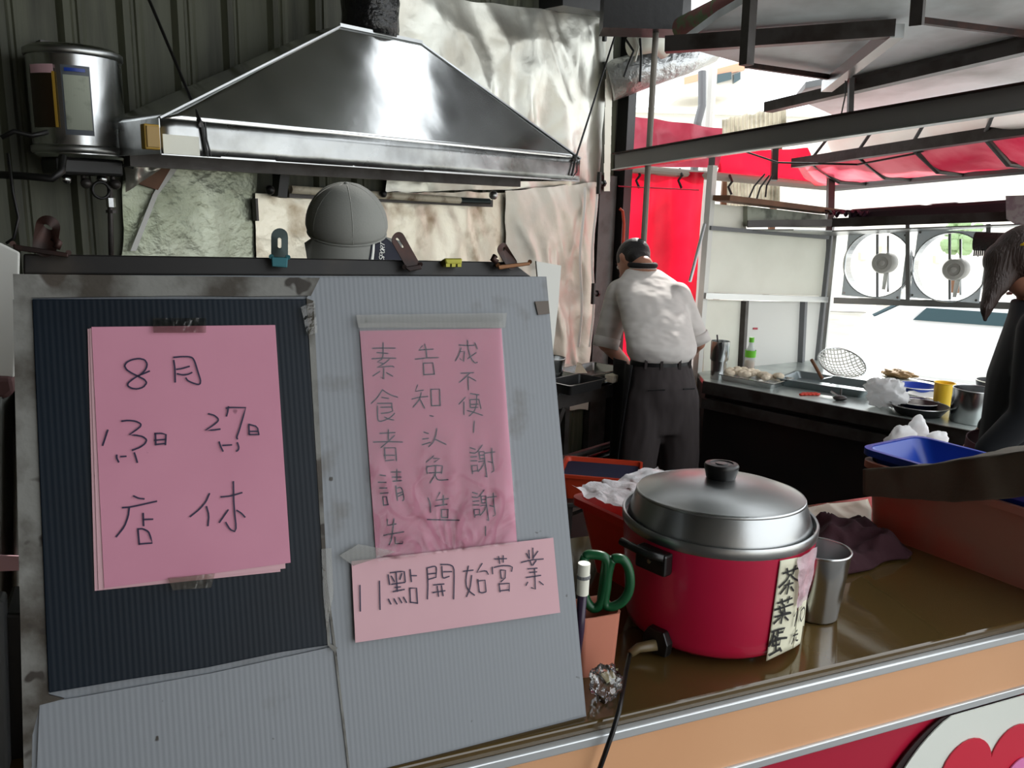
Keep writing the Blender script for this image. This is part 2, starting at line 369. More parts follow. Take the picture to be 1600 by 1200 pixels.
for x0, x1, lab in ((912, 905, 'bright crinkled plastic strip hanging below the right hood corner'), (931, 923, 'second narrow white strip hanging just left of the grey column')):
    pts = [wallp(x0 + (x1 - x0) * t + 2.5 * sin(t * 9 + x0), 292 + 250 * t, .11) for t in [i / 16 for i in range(17)]]
    b = B().loft([[p + HA * .012, p - HB * .006, p - HA * .012, p + HB * .006] for p in pts])
    tag(mk('plastic_strip', b, m_white), lab, 'strip')
for (x, y, lab) in ((945, 46, 'black clamp at the top of the foam strip'), (936, 286, 'black clamp beside the right corner of the hood'), (927, 459, 'black clamp on the grey column, lowest of the three')):
    c = wallp(x, y, .13); t = thing('black_clamp', lab, 'clamp', c)
    mk('clamp_plate', B().box(c, (.02, .02, .12), (HA, HB, Z)), m_black, t, bev=.003)
    mk('clamp_bolt', B().tube([c, c + HA * .045], .012, 10), m_black, t); mk('clamp_nut', B().tube([c + HA * .03, c + HA * .045], .02, 6), m_black, t)
# ------------------------------------------------------------------ range hood
hood = thing('range_hood', 'large galvanised metal extraction hood shaped like a truncated pyramid', 'range hood', H0)
LH = (H1 - H0).length; BH = .1
def hp(a, o, z): return H0 + HA * a + HB * o + Z * z
TL = pln(533, 44, H0 + HB * .2, HB); TR = pln(655, 62, H0 + HB * .2, HB)
ta, tb = (TL - H0).dot(HA), (TR - H0).dot(HA); tz = (TL.z + TR.z) / 2 - 1.73
def dent(p):
    n = noise.noise(V((p.x * 3.1, p.y * 3.1, p.z * 3.1))) * .006 + noise.noise(V((p.x * 9, p.y * 9, p.z * 9))) * .002
    return p + HB * n
def panel(q, nu=24, nv=16):
    return B().grid(lambda u, v: dent(q[0] * (1 - u) * (1 - v) + q[1] * u * (1 - v) + q[2] * u * v + q[3] * (1 - u) * v), nu, nv)
DH = .46
mk('front_slope', panel([hp(0, 0, BH), hp(LH, 0, BH), hp(tb, .2, tz), hp(ta, .2, tz)], 40, 24), m_hood, hood, smooth=True, solid=.002)
mk('left_slope', panel([hp(0, DH, BH), hp(0, 0, BH), hp(ta, .2, tz), hp(ta, .36, tz)]), m_hood, hood, smooth=True, solid=.002)
mk('right_slope', panel([hp(LH, 0, BH), hp(LH, DH, BH), hp(tb, .36, tz), hp(tb, .2, tz)]), m_hood, hood, smooth=True, solid=.002)
mk('back_slope', panel([hp(LH, DH, BH), hp(0, DH, BH), hp(ta, .36, tz), hp(tb, .36, tz)]), m_dark, hood, smooth=True, solid=.002)
mk('front_band', panel([hp(0, 0, 0), hp(LH, 0, 0), hp(LH, 0, BH), hp(0, 0, BH)], 40, 4), m_band, hood, smooth=True, solid=.003)
mk('side_band', B().box(hp(0, DH / 2, BH / 2), (.003, DH, BH), (HA, HB, Z)), m_band, hood)
mk('side_band', B().box(hp(LH, DH / 2, BH / 2), (.003, DH, BH), (HA, HB, Z)), m_band, hood)
mk('rear_band', B().box(hp(LH / 2, DH, BH / 2), (LH, .003, BH), (HA, HB, Z)), m_dark, hood)
mk('drip_lip', B().bar(hp(0, .004, 0), hp(LH, .004, 0), .012, .006), m_alu, hood)
mk('inner_gutter', B().bar(hp(.02, .3, -.005), hp(LH - .1, .3, -.005), .05, .05), m_dark, hood)
mk('inner_gutter', B().bar(hp(.02, .1, .02), hp(LH - .05, .1, .02), .03, .03), m_dark, hood)
for q in ((hp(0, 0, BH), hp(ta, .2, tz)), (hp(LH, 0, BH), hp(tb, .2, tz))): mk('seam_flange', B().bar(q[0], q[1], .006, .014, HB), m_alu, hood)
mk('top_flange', B().bar(hp(ta - .01, .195, tz), hp(tb + .01, .195, tz), .01, .012), m_alu, hood)
mk('corner_sticker', B().box(hp(.06, -.004, .028), (.11, .003, .055), (HA, HB, Z)), m_cream, hood, lab='dirty cream sticker')
for a in (.12, LH - .06): mk('bolt', B().tube([hp(a, -.002, .09), hp(a, -.014, .09)], .008, 6), m_dark, hood)
dc = pln(579, 46, H0 + HB * .28, HB)
d = thing('exhaust_duct', 'short round duct wrapped in black tape rising from the hood top', 'duct', dc)
r_ = .108
mk('taped_sleeve', B().lathe([(r_ * .98, -.03), (r_ * 1.03, .0), (r_ * 1.0, .05), (r_ * 1.05, .1), (r_, .12)], dc, 32), M('wrapped_tape', (26, 27, 28), .25, bump=.9, bs=22, dist=.02), d, smooth=True)
mk('duct_pipe', B().lathe([(r_ * .95, .1), (r_ * .95, .9)], dc, 32), m_cream, d, auto=40)
for nm, pts, lab in (('left', [W(228, -12, 2.62), hp(.12, -.01, .1), hp(.135, -.012, .0)], 'thin black hanging rod at the left end of the hood'),
                     ('right', [wallp(962, 52, .35), hp(LH - .05, -.012, .09), hp(LH - .07, -.012, .02)], 'thin black hanging rod at the right end of the hood')):
    t = thing('hanging_rod', lab, 'rod', pts[1]); mk('rod', B().tube(pts, .005, 8), m_black, t)
    mk('hook', B().tube([pts[1] + HA * .014, pts[1] - Z * .05 + HA * .016, pts[2] + HA * .012], .003, 6), m_black, t)
p = W(235, 214, 2.35); t = thing('junction_box', 'small dirty yellow box beside the left end of the hood', 'box', p)
mk('box_body', B().box(p, (.045, .03, .07), (HA, HB, Z)), m_yel, t, bev=.004); mk('box_lid', B().box(p - HB * .017, (.036, .006, .058), (HA, HB, Z)), m_wood, t, bev=.002)
# pipe batten below the hood
t = thing('lamp_batten', 'greasy cream tube fitting on the wall under the hood', 'lamp fitting', wallp(452, 300, .1))
mk('tube', B().tube([wallp(454, 296, .12), wallp(718, 313, .12)], .016, 14), M('cream_metal', (206, 198, 176), .4, var=((120, 100, 76), 16, .5, .7)), t, auto=40)
mk('backplate', B().bar(wallp(450, 302, .07), wallp(768, 318, .07), .02, .035), m_dark, t)
mk('end_section', B().tube([wallp(718, 313, .12), wallp(764, 315, .12)], .015, 14), m_tealdk, t)
for (x, y, r, m) in ((771, 305, .022, m_alu), (599, 303, .016, m_black), (422, 297, .018, m_black)):
    mk('knob', B().ball(wallp(x, y, .15), r, 14, 8), m, t, smooth=True)
mk('bracket', B().bar(wallp(440, 272, .1), wallp(436, 308, .1), .05, .04, HA), m_black, t)
mk('bracket', B().bar(wallp(398, 310, .05), wallp(400, 345, .05), .03, .01, HA), m_dark, t)
# ------------------------------------------------------------------ water heater
hc = wallp(121, 164, .17); q = thing('water_heater', 'round stainless gas water heater hanging on the ribbed wall', 'water heater', hc - Z * .17)
hr = .134
mk('drum', B().lathe([(hr * .9, -.165), (hr, -.155), (hr, .15), (hr * .93, .163), (hr * .9, .165)], hc, 56), m_steel, q, auto=35)
for z in (-.14, .145): mk('rim_band', B().lathe([(hr + .001, z - .012), (hr + .006, z - .008), (hr + .006, z + .008), (hr + .001, z + .012)], hc, 56), m_alu, q, smooth=True)
def on_drum(a, z, off=.001):
    return hc + (RH * cos(a) + RS * sin(a)) * (hr + off) + Z * z
RH = (CAM - hc); RH.z = 0; RH.normalize(); RS = V((-RH.y, RH.x, 0))
def drumpatch(a0, a1, z0, z1, off): return B().grid(lambda u, v: on_drum(a0 + (a1 - a0) * u, z0 + (z1 - z0) * v, off), 10, 2)
mk('rating_label', drumpatch(-.28, .3, -.10, .10, .002), M('label_border', (90, 96, 104), .5), q, solid=.001)
mk('label_face', drumpatch(-.24, .27, -.085, .072, .0035), m_palegrn, q, solid=.001)
mk('control_panel', drumpatch(-1.05, -.42, -.08, .09, .004), M('brown_window', (44, 32, 18), .3), q, solid=.002)
mk('control_edge', drumpatch(-.46, -.40, -.08, .08, .006), m_yel, q, solid=.001)
mk('pink_sticker', drumpatch(-1.0, -.42, .075, .1, .006), m_pink2, q, solid=.001)
mk('blue_mark', drumpatch(-.2, .2, .082, .092, .006), m_blue, q, solid=.001)
mk('burner_box', B().box(hc - Z * .19 - RH * .0, (.2, .14, .05), (HA, HB, Z)), m_black, q, bev=.008)
for k, (dx, dz) in enumerate(((-.06, -.23), (.0, -.24), (.05, -.225), (.09, -.24))):
    mk('valve', B().ball(hc + HA * dx - HB * .02 + Z * dz, .017, 12, 8).tube([hc + HA * dx - Z * .2, hc + HA * dx + Z * dz], .008, 8), m_dark if k % 2 else m_steel, q, smooth=True)
mk('valve_wheel', B().tube([hc + HA * .04 + Z * -.26 + (HA * cos(a) + Z * sin(a)) * .026 - HB * .03 for a in [i * pi / 8 for i in range(17)]], .005, 8), m_black, q, smooth=True)
mk('wall_bracket', B().box(hc + HB * .15 + Z * .1, (.1, .04, .2), (HA, HB, Z)), m_dark, q)
a0 = wallp(172, 300, .07)
b = B().tube([hc + HA * .09 - Z * .24, a0 + Z * .03, a0, wallp(176, 520, .07)], .009, 10)
pt = thing('water_pipe', 'thin grey vertical water pipe below the heater', 'pipe', a0); mk('pipe', b, m_dark, pt, smooth=True)
mk('pipe_union', B().tube([a0 - Z * .02, a0 - Z * .05], .015, 6), m_steel, pt); mk('pipe_collar', B().tube([a0 - Z * .06, a0 - Z * .07], .018, 10), m_dark, pt)
pts = [W(-20, 272, 2.3), W(40, 275, 2.3), W(82, 279, 2.3), W(96, 268, 2.32), W(98, 245, 2.35)]
tag(mk('gas_hose', B().tube(pts, .011, 10), m_black, smooth=True), 'thick black hose curving left from under the heater', 'hose')
pts = [W(2, 215, 2.35), W(22, 205, 2.36), W(50, 212, 2.38), W(75, 206, 2.4)]
tag(mk('electric_cable', B().tube(pts, .007, 8), m_black, smooth=True), 'dark cable running left of the water heater', 'cable')
pts = [W(12, 240, 2.2), W(20, 300, 2.2), W(29, 340, 2.2), W(22, 372, 2.2), W(10, 380, 2.2)]
tag(mk('thin_cable', B().tube(pts, .004, 6), m_black, smooth=True), 'thin cable hanging down at the left edge below the hose', 'cable')
pts = [wallp(186, 262, .1), wallp(196, 258, .1), wallp(206, 262, .1), wallp(212, 240, .1), wallp(232, 232, .1)]
tag(mk('hook_wire', B().tube(pts, .006, 6), m_black, smooth=True), 'twisted black wire between the heater and the yellow box', 'wire')
foil('foil_scrap', [(190, 250), (246, 240), (250, 262), (196, 300)], .06, .05, m_foil, 'loose crumpled foil scrap under the heater wire', 16, 16, 21.0, 8)
# ------------------------------------------------------------------ stall counter
def cface(x, y, off=0): return pln(x, y, CF0 - CB * off, CB)
CD = .56; A0, A1 = -1.6, 1.9
def cp(a, o, z): return CF0 + CE * a + CB * o + Z * (z - CZ)
ctr = thing('stall_counter', 'long brown topped counter with peach front band and red sign below', 'counter', cp(0, 0, 0))
zs = [cface(1300, y).z for y in (1036, 1052, 1142, 1157)]
L_ = A1 - A0; mid = (A0 + A1) / 2
mk('countertop', B().box(cp(mid, CD / 2, CZ - .008), (L_, CD, .016), (CE, CB, Z)), m_ctop, ctr, bev=.003)
mk('counter_carcass', B().box(cp(mid, CD / 2 + .01, (CZ - .016) / 2), (L_ - .02, CD - .03, CZ - .018), (CE, CB, Z)), m_counter, ctr)
mk('edge_strip', B().box(cp(mid, -.004, CZ - .022), (L_, .012, .014), (CE, CB, Z)), m_alstrip, ctr, bev=.002)
mk('peach_band', B().box(cp(mid, .0, CZ - .029 - .045), (L_, .01, .09), (CE, CB, Z)), m_orange, ctr)
mk('edge_strip', B().box(cp(mid, -.004, CZ - .126), (L_, .012, .014), (CE, CB, Z)), m_alstrip, ctr, bev=.002)
mk('sign_panel', B().box(cp(mid, .002, CZ - .133 - .3), (L_, .01, .6), (CE, CB, Z)), m_redpan, ctr)
fo = .012
def fpx(x, y, o=fo): return cface(x, y, o)
c0 = [fpx(1415, 1197), fpx(1496, 1110), fpx(1600, 1077)]
def pc(p): return ((p - CF0).dot(CE), p.z)
def circ3(a, b_, c):
    (x1, y1), (x2, y2), (x3, y3) = a, b_, c
    D = 2 * (x1 * (y2 - y3) + x2 * (y3 - y1) + x3 * (y1 - y2))
    ux = ((x1 * x1 + y1 * y1) * (y2 - y3) + (x2 * x2 + y2 * y2) * (y3 - y1) + (x3 * x3 + y3 * y3) * (y1 - y2)) / D
    uy = ((x1 * x1 + y1 * y1) * (x3 - x2) + (x2 * x2 + y2 * y2) * (x1 - x3) + (x3 * x3 + y3 * y3) * (x2 - x1)) / D
    return ux, uy, sqrt((x1 - ux) ** 2 + (y1 - uy) ** 2)
cx_, cz_, cr_ = circ3(*[pc(p) for p in c0])
def fd(a, z, o=fo): return CF0 + CE * a - CB * o + Z * (z - CZ)
ztop = CZ - .134
def disc(x, z, r, o, rx=1):
    pts = [fd(x + rx * r * cos(t * 2 * pi / 72), min(ztop, z + r * sin(t * 2 * pi / 72)), o) for t in range(72)]
    return B().prism(pts, -CB * .002)
mk('sign_shadow_disc', disc(cx_ - .022, cz_ - .004, cr_, .008), m_signdark, ctr)
mk('sign_white_disc', disc(cx_, cz_, cr_, .011), m_signwhite, ctr)
hx, hz_ = pc(fpx(1541, 1181)); hs = .062
def heart(sc, x, z, o):
    pts = []
    for i in range(60):
        t = 2 * pi * i / 60; X = sin(t) ** 3; Y = (13 * cos(t) - 5 * cos(2 * t) - 2 * cos(3 * t) - cos(4 * t)) / 16
        pts.append(fd(x + sc * X, z + sc * (Y - .3), o))
    return B().prism(pts, -CB * .002)
mk('sign_heart', heart(.115, hx + .008, hz_ - .005, .014), m_signred, ctr)
pk, pz = pc(fpx(1583, 1196)); mk('sign_heart_highlight', B().prism([fd(pk + .02 * cos(t * pi / 16) + .012 * sin(t * pi / 16), pz - .004 + .02 * sin(t * pi / 16), .017) for t in range(32)], -CB * .002), m_signpink, ctr)
# ------------------------------------------------------------------ notice board
BAo = hz(916, 1119, CZ); BE = (BAo - hz(603, 1200, CZ)).normalized(); BB = V((-BE.y, BE.x, 0))
TI = radians(16); BU = Z * cos(TI) + BB * sin(TI); BN = BE.cross(BU)
if BN.dot(CAM - BAo) < 0: BN = -BN
def bp(x, y, off=0): return pln(x, y, BAo + BN * off, BN)
def bq(u, v, off=0): return BAo + BE * u + BU * v + BN * off
def slab(pts, off, th): return B().prism([bp(x, y, off) for x, y in pts], -BN * th)
bd = thing('notice_board', 'large grey corrugated plastic notice board with a navy panel at left', 'notice board', bq(-.31, 0))
mk('backing_sheet', B().prism([bq(-.632, 0), bq(0, 0), bq(0, .584), bq(-.619, .592)], -BN * .006), m_board, bd)
mk('right_sheet', slab([(500, 434), (853, 433), (857, 470), (915, 1116), (605, 1197), (545, 1212), (524, 1008), (514, 1005), (479, 466)], .003, .003), m_board2, bd)
mk('lower_sheet', slab([(62, 1098), (120, 1090), (330, 1052), (522, 1010), (545, 1214), (330, 1262), (52, 1330)], .003, .003), m_board2, bd)
mk('top_strip', slab([(20, 428), (500, 434), (486, 462), (380, 463), (280, 462), (52, 465), (22, 470)], .004, .004), m_grime, bd)
mk('left_strip', slab([(20, 468), (50, 466), (76, 1086), (100, 1092), (62, 1102), (50, 1150), (46, 1330), (40, 1330), (30, 900)], .004, .004), m_grime, bd)
mk('navy_panel', slab([(50, 467), (478, 467), (490, 620), (514, 1008), (440, 1019), (320, 1044), (200, 1062), (76, 1083)], .007, .005), m_navy, bd, bev=.001)
mk('folded_flap', slab([(479, 466), (490, 470), (516, 1006), (528, 1012), (522, 1018), (512, 1008)], .008, .002), m_grime, bd)
mk('hinge_rail', B().prism([bp(36, 396, -.008), bp(420, 402, -.008), bp(800, 409, -.008), bp(832, 433, -.008), bp(36, 428, -.008)], -BN * .012), m_rail, bd, bev=.002)
mk('prop_leg', B().prism([bq(-.61, .57, -.02), bq(-.01, .565, -.02), bq(-.03, 0, -.02) + BB * .27, bq(-.6, 0, -.02) + BB * .27], BB * .006), m_grime, bd)
mk('brown_tape', slab([(836, 471), (857, 470), (859, 490), (841, 492)], .0055, .001), M('brown_tape', (92, 80, 70), .5), bd)
mk('seam_line', slab([(508, 905), (511, 905), (525, 1010), (548, 1212), (545, 1212), (521, 1010)], .0048, .001), m_grime, bd)
def sheet(name, c4, off, m, label, cat='paper', grp=None, curl=0):
    q = [bp(*c, off) for c in c4]
    def fn(u, v):
        p = q[0] * (1 - u) * (1 - v) + q[1] * u * (1 - v) + q[2] * u * v + q[3] * (1 - u) * v
        return p + BN * (curl * (abs(u - .5) * 2) ** 4 * v + .0006 * (1 + noise.noise(p * 14)))
    return tag(mk(name, B().grid(fn, 16, 20), m, solid=.0003), label, cat, grp)
sheet('pink_paper', [(137, 514), (424, 511), (438, 893), (148, 923)], .0082, m_pink2, 'rearmost pink sheet peeking out left and below the closing notice')
sheet('pink_paper', [(140, 513), (427, 510), (446, 888), (154, 921)], .0092, m_pink2, 'middle pink sheet of the stack under the closing notice')
pa = sheet('pink_notice', [(143, 511), (430, 508), (454, 879), (163, 919)], .0102, m_pink, 'front pink paper with handwritten dates taped on the navy panel', 'notice')
pb = sheet('pink_notice', [(562, 517), (783, 513), (808, 854), (588, 876)], .0045, m_pink, 'tall pink paper with three handwritten columns in a clear sleeve', 'notice')
pc_ = sheet('pink_notice', [(549, 877), (864, 840), (875, 957), (555, 1004)], .009, m_pink2, 'wide short pink strip with opening time written across it', 'notice')
def ribbon(pts, w, fn_pt, nrm):
    """flat pen stroke through already placed 3-D points"""
    P = [fn_pt(*p) for p in pts]; b = B()
    if len(P) > 2:       # smooth the pen path
        Q = [P[0]]
        for i in range(1, len(P) - 1):
            Q += [P[i] * .8 + P[i - 1] * .2, P[i] * .8 + P[i + 1] * .2] if (P[i] - P[i - 1]).angle(P[i + 1] - P[i], 0) < 1.3 else [P[i]]
        P = Q + [P[-1]]
    vs = []
    for i, p in enumerate(P):
        d = P[min(i + 1, len(P) - 1)] - P[max(i - 1, 0)]
        if d.length < 1e-7: d = V((1, 0, 0))
        n = nrm(p); s = d.normalized().cross(n).normalized()
        ww = w(i / (len(P) - 1)) if callable(w) else w
        if i == 0: p = p - d.normalized() * ww * .3
        if i == len(P) - 1: p = p + d.normalized() * ww * .3
        vs += [p + s * ww / 2, p - s * ww / 2]
    b.add(vs, [(2 * i, 2 * i + 1, 2 * i + 3, 2 * i + 2) for i in range(len(P) - 1)]); return b
def write(parent, ox, oy, sc, txt, fp, nrm, w, m, dx=0, dy=0, k=1.0):
    """one hand-written character; txt = strokes of x,y points measured on the sheet"""
    bb = B()
    for st in txt.split(';'):
        pts = [tuple(float(t) for t in q.split(',')) for q in st.split()]
        if len(pts) < 2: continue
        r = ribbon([(ox + x / sc * k + dx, oy + y / sc * k + dy) for x, y in pts], w, fp, nrm); bb.add(r.v, r.f)
    return mk('character', bb, m, parent)
def wb(par, off, ox, oy, sc, chars, w=.0017):
    for c in chars: write(par, ox, oy, sc, c, lambda x, y: bp(x, y, off), lambda p: BN, w, m_ink)
o1 = .0125
wb(pa, o1, 130, 500, 10, ["1035,800 940,840 860,870 780,920 700,985 695,1030 760,1070 850,1078 940,1050 995,985 960,930 870,885 760,830 680,780 645,715 680,660 760,620 870,600 960,620 1000,680 990,750 930,830 860,880"])
wb(pa, o1, 250, 520, 10, ["215,385 330,372 450,372 510,390 545,450 590,600 635,740 630,795 600,810 500,780 430,745 405,705;215,430 235,560 238,770;260,570 340,560 460,525;270,640 360,660 440,650 500,620"])
wb(pa, o1, 140, 630, 10, ["285,420 245,540 205,660", "505,280 600,268 720,280 800,320 800,360 740,410 620,495 720,500 830,520 895,570 870,630 790,690 670,735",
   "1030,470 1035,650;1020,475 1120,470 1195,490 1185,650;1015,580 1195,565;1035,645 1180,630", "425,810 425,860 455,920;490,835 570,830;700,775 725,850 745,925"])
wb(pa, o1, 300, 620, 10, ["260,265 350,290 410,340 410,380 340,440 210,525 330,520 440,505", "570,155 560,230 540,300;535,180 570,165 840,170 790,350 740,520 700,630 710,660",
   "890,430 895,590;890,430 1020,465 1045,590;895,540 1035,540;895,590 1045,590", "425,705 450,780 485,850;480,760 620,752;710,715 735,790 725,830 695,850"])
wb(pa, o1, 160, 760, 6.667, ["325,100 380,125 435,130;210,222 300,215 565,155;280,225 270,310 230,420 145,525;425,280 430,410;425,345 525,342;370,440 385,605;370,445 420,440 480,470 500,520 520,590 385,600",
   "1115,75 1080,160 1010,240 915,315;1085,210 1110,300 1100,410;1235,110 1340,100 1455,65;1365,-50 1370,200 1395,430 1380,470 1330,450 1285,375;1310,245 1220,375;1400,250 1450,280 1485,320"])
o2 = .0066
wb(pb, o2, 560, 520, 13.333, ["515,205 515,530 395,610 500,635;290,325 450,318 770,320;385,412 615,430;280,540 530,525 780,530;640,555 540,640 385,720 600,700 710,695 740,715;530,740 530,965 475,930;445,805 300,900;585,830 715,905"], .0015)
XIE = "945,795 1025,820;940,870 1040,885 1135,755;955,940 1050,935;955,1000 1050,1000;970,1075 985,1200;970,1075 1060,1070 1065,1160;985,1165 1065,1155;1085,860 1100,970;1085,860 1165,855 1175,1000 1190,1100 1210,1260 1180,1240;1095,915 1165,910;1095,970 1165,965;1080,1015 1170,1000 1140,1090 1070,1170;1180,880 1335,860;1285,805 1290,960 1320,1160 1280,1180;1225,1010 1300,1030"
wb(pb, o2, 640, 520, 10, ["200,200 140,270 370,255;235,175 260,270 270,390;85,412 270,392 450,385;215,475 225,660;215,475 365,470 390,650;220,655 390,645",
   "125,815 90,915 215,895;180,935 160,1040 55,1165;35,1035 160,1005 285,995;170,1050 235,1180;335,880 345,1140;335,885 470,880 480,1130;345,1140 485,1135",
   "770,190 900,200 1010,195;1020,155 1060,250;905,115 920,270 960,400 1020,475 1060,460;1040,310 910,405;805,235 770,350 715,440;790,295 860,290 845,450 790,405",
   "800,632 1000,622;935,630 870,700 775,775;915,680 920,890;930,690 1035,750"], .0015)
wb(pb, o2, 640, 620, 10, ["870,10 770,115;850,80 850,280;950,-50 1085,-30;945,45 950,170;945,45 1085,40 1115,185;950,120 1070,115;960,170 1065,165;1050,-30 1045,120 1010,230 930,300;900,215 1000,240 1140,290",
   "1010,380 1000,555", "315,295 370,305", "220,550 295,575;200,660 295,650;195,750 325,710;425,495 410,610 370,710 300,780;390,660 480,700 570,745",
   "375,925 260,1020;370,960 475,965 390,1020;275,1080 265,1120 275,1200;275,1095 400,1070 515,1080 500,1200;410,1075 405,1190;300,1190 500,1180;416,1180 380,1250 320,1348;400,1225 430,1290 470,1304 602,1295", XIE], .0015)
write(pb, 640, 620, 10, XIE, lambda x, y: bp(x, y, o2), lambda p: BN, .0015, m_ink, 7.5, 73, .96)
wb(pb, o2, 640, 720, 8.889, ["420,440 365,550 540,525;470,480 470,620;355,630 520,605;445,680 445,780;445,680 535,675 530,790;445,785 530,790;255,515 290,600 290,715;245,815 500,822 690,825", "1055,910 1055,1040"], .0015)
wb(pb, o2, 560, 600, 13.333, ["500,120 400,280 265,405;500,120 600,190 700,240 820,275;485,280 630,300;400,405 700,400;465,485 710,480;695,400 690,480 715,560 640,595 475,612;400,460 400,740 450,785 560,750 680,690 755,610;545,690 640,735 735,750"], .0015)
wb(pb, o2, 560, 660, 13.333, ["445,230 765,210;625,150 625,360;310,410 600,400 920,410;750,275 620,400 470,525;545,520 560,760;545,530 775,530 795,800;530,685 750,685;560,800 740,780"], .0015)
wb(pb, o2, 560, 730, 10, ["335,120 425,135;310,235 435,237;330,325 445,325;340,410 465,400;380,460 395,595;380,465 440,460 460,580;395,595 470,585;510,75 665,75;530,155 670,155;540,220 675,210;600,35 600,215;585,290 610,520;590,330 660,310 690,360 715,500 690,525;610,415 680,390;620,455 690,425",
   "455,815 455,910 590,885;555,805 540,960 515,1140 480,1215;395,1065 710,1010;575,1095 580,1195 690,1195 692,1165"], .0015)
o3 = .0112
wb(pc_, o3, 550, 850, 10, ["125,645 128,850 132,1050", "430,580 440,1025",
   "565,480 590,635;600,450 750,430 820,430 835,590;620,630 830,600;690,440 710,740;615,500 665,590;780,460 750,555;670,680 760,670;640,745 820,710;570,860 610,940;655,855 705,940;735,840 780,920;805,830 855,915;910,400 930,590;925,495 1010,495;905,690 915,915;905,690 1010,690 1025,930;915,910 1025,925",
   "1175,380 1190,600 1180,860;1175,375 1290,345 1325,370 1315,520 1190,555;1190,470 1315,455;1405,350 1415,520 1440,535 1520,505;1385,320 1520,320 1580,350 1600,420 1590,860;1430,435 1560,432;1275,640 1440,625;1265,760 1455,730;1335,660 1355,820;1400,650 1425,810"], .0015)
wb(pc_, o3, 700, 840, 8.889, ["285,395 250,560 255,680 300,750 370,800;215,468 350,452;330,525 310,700 260,820;475,360 400,485 530,455 560,510;415,580 435,750;415,605 515,590 530,750;435,755 475,770 525,755",
   "650,298 815,292;705,262 720,360;768,250 768,345;615,410 622,505;640,415 750,390 850,390 895,410 885,470;730,455 740,565;730,450 800,455 795,560;740,565 795,562 735,615;710,640 725,755;710,645 855,635 850,745;725,740 850,725",
   "1090,220 1130,290;1125,175 1135,290;1180,145 1185,290;1250,190 1190,275;1020,345 1160,310 1325,297;1140,320 1165,385;1225,320 1180,385;1110,435 1240,425;1135,485 1235,475;1090,555 1290,525;1205,440 1215,720 1160,695;1110,620 1085,665;1270,610 1325,655"], .0015)
# clear sleeve, wrinkled towards its foot
sq = [bp(561, 505, .0075), bp(784, 503, .0075), bp(808, 848, .0075), bp(588, 876, .0075)]
def sl(u, v):
    p = sq[0] * (1 - u) * (1 - v) + sq[1] * u * (1 - v) + sq[2] * u * v + sq[3] * (1 - u) * v
    a = max(0, v - .45) * 2; fan = math.atan2(u - .5, 1.08 - v)
    return p + BN * (.004 * a * (ridge((p.x, p.z), 22, 3) * .6 + .5 * abs(sin(fan * 9 + 3 * noise.noise(p * 20)))) + .0008 * ridge((p.x, p.z), 12, 8) + a * .003 * max(0, ridge((p.x * 1.3 + p.z * .6, p.z), 26, 4) - .72) / .28 + a * .0015 * max(0, ridge((p.x - p.z, p.z), 55, 6) - .8) / .2)
tag(mk('clear_sleeve', B().grid(sl, 130, 170), m_film, smooth=True), 'wrinkled clear plastic sleeve over the tall pink notice', 'sleeve')
for c4, lab in (([(556, 492), (792, 489), (790, 512), (560, 512)], 'greyish clear tape along the top of the tall pink notice'),
                ([(238, 497), (322, 497), (322, 520), (240, 520)], 'clear tape over the top edge of the closing notice'),
                ([(262, 903), (336, 896), (330, 918), (270, 922)], 'clear tape on the bottom edge of the closing notice'),
                ([(502, 858), (518, 856), (521, 930), (510, 985), (505, 930)], 'clear tape on the right edge of the navy panel beside the wide strip'),
                ([(470, 480), (492, 470), (496, 520), (480, 524)], 'clear tape at the top right corner of the navy panel'),
                ([(530, 868), (560, 850), (620, 862), (552, 884)], 'clear tape beside the top left corner of the wide strip')):
    b = B().prism([bp(x, y, .0135 if x < 500 else .0098) for x, y in c4], BN * .0003)
    tag(mk('clear_tape', b, m_tape), lab, 'tape')
# clips on the board's top
def stadium(a, c, r, n=10):
    d = (c - a).normalized(); s = d.cross(BN).normalized(); out = []
    for i in range(n + 1):
        t = pi * i / n; out.append(a + s * (r * cos(t)) - d * (r * sin(t)))
    for i in range(n + 1):
        t = pi * i / n; out.append(c - s * (r * cos(t)) + d * (r * sin(t)))
    return out
def holed(a, c, r, ha, hc_, hr_, th):
    o = stadium(a, c, r); i = stadium(ha, hc_, hr_); b = B(); n = len(o); k = BN * th
    b.add(o + i + [p - k for p in o] + [p - k for p in i],
          [(j, (j + 1) % n, n + (j + 1) % n, n + j) for j in range(n)] + [(2 * n + j, 3 * n + j, 3 * n + (j + 1) % n, 2 * n + (j + 1) % n) for j in range(n)] +
          [(j, 2 * n + j, 2 * n + (j + 1) % n, (j + 1) % n) for j in range(n)] + [(n + j, n + (j + 1) % n, 3 * n + (j + 1) % n, 3 * n + j) for j in range(n)])
    return b
def clip(top, bot, r, h0, h1, hr_, jaw, m, mj, lab, back=None, twin=True):
    t = thing('bulldog_clip', lab, 'clip', bp(*bot))
    mk('clip_handle', holed(bp(*top, .012), bp(*bot, .006), r, bp(*h0, .0115), bp(*h1, .010), hr_, .0016), m, t, auto=40)
    if twin: mk('clip_handle', holed(bp(*top, .004) + BU * .001, bp(*bot, -.010), r, bp(*h0, .0035) + BU * .001, bp(*h1, .002) + BU * .001, hr_, .0016), m, t, auto=40)
    mk('clip_jaw', slab(jaw, .008, .003), mj, t, bev=.001)
    mk('clip_jaw', slab(jaw, -.022, .003), mj, t, bev=.001)
    mk('clip_spring', B().tube([bp(*jaw[0], .007), bp(*jaw[0], -.022)], .003, 8).tube([bp(*jaw[1], .007), bp(*jaw[1], -.022)], .003, 8), mj, t)
    if back: mk('spring_curl', B().tube([bp(*q, .006) for q in back], .004, 8), m, t, smooth=True)
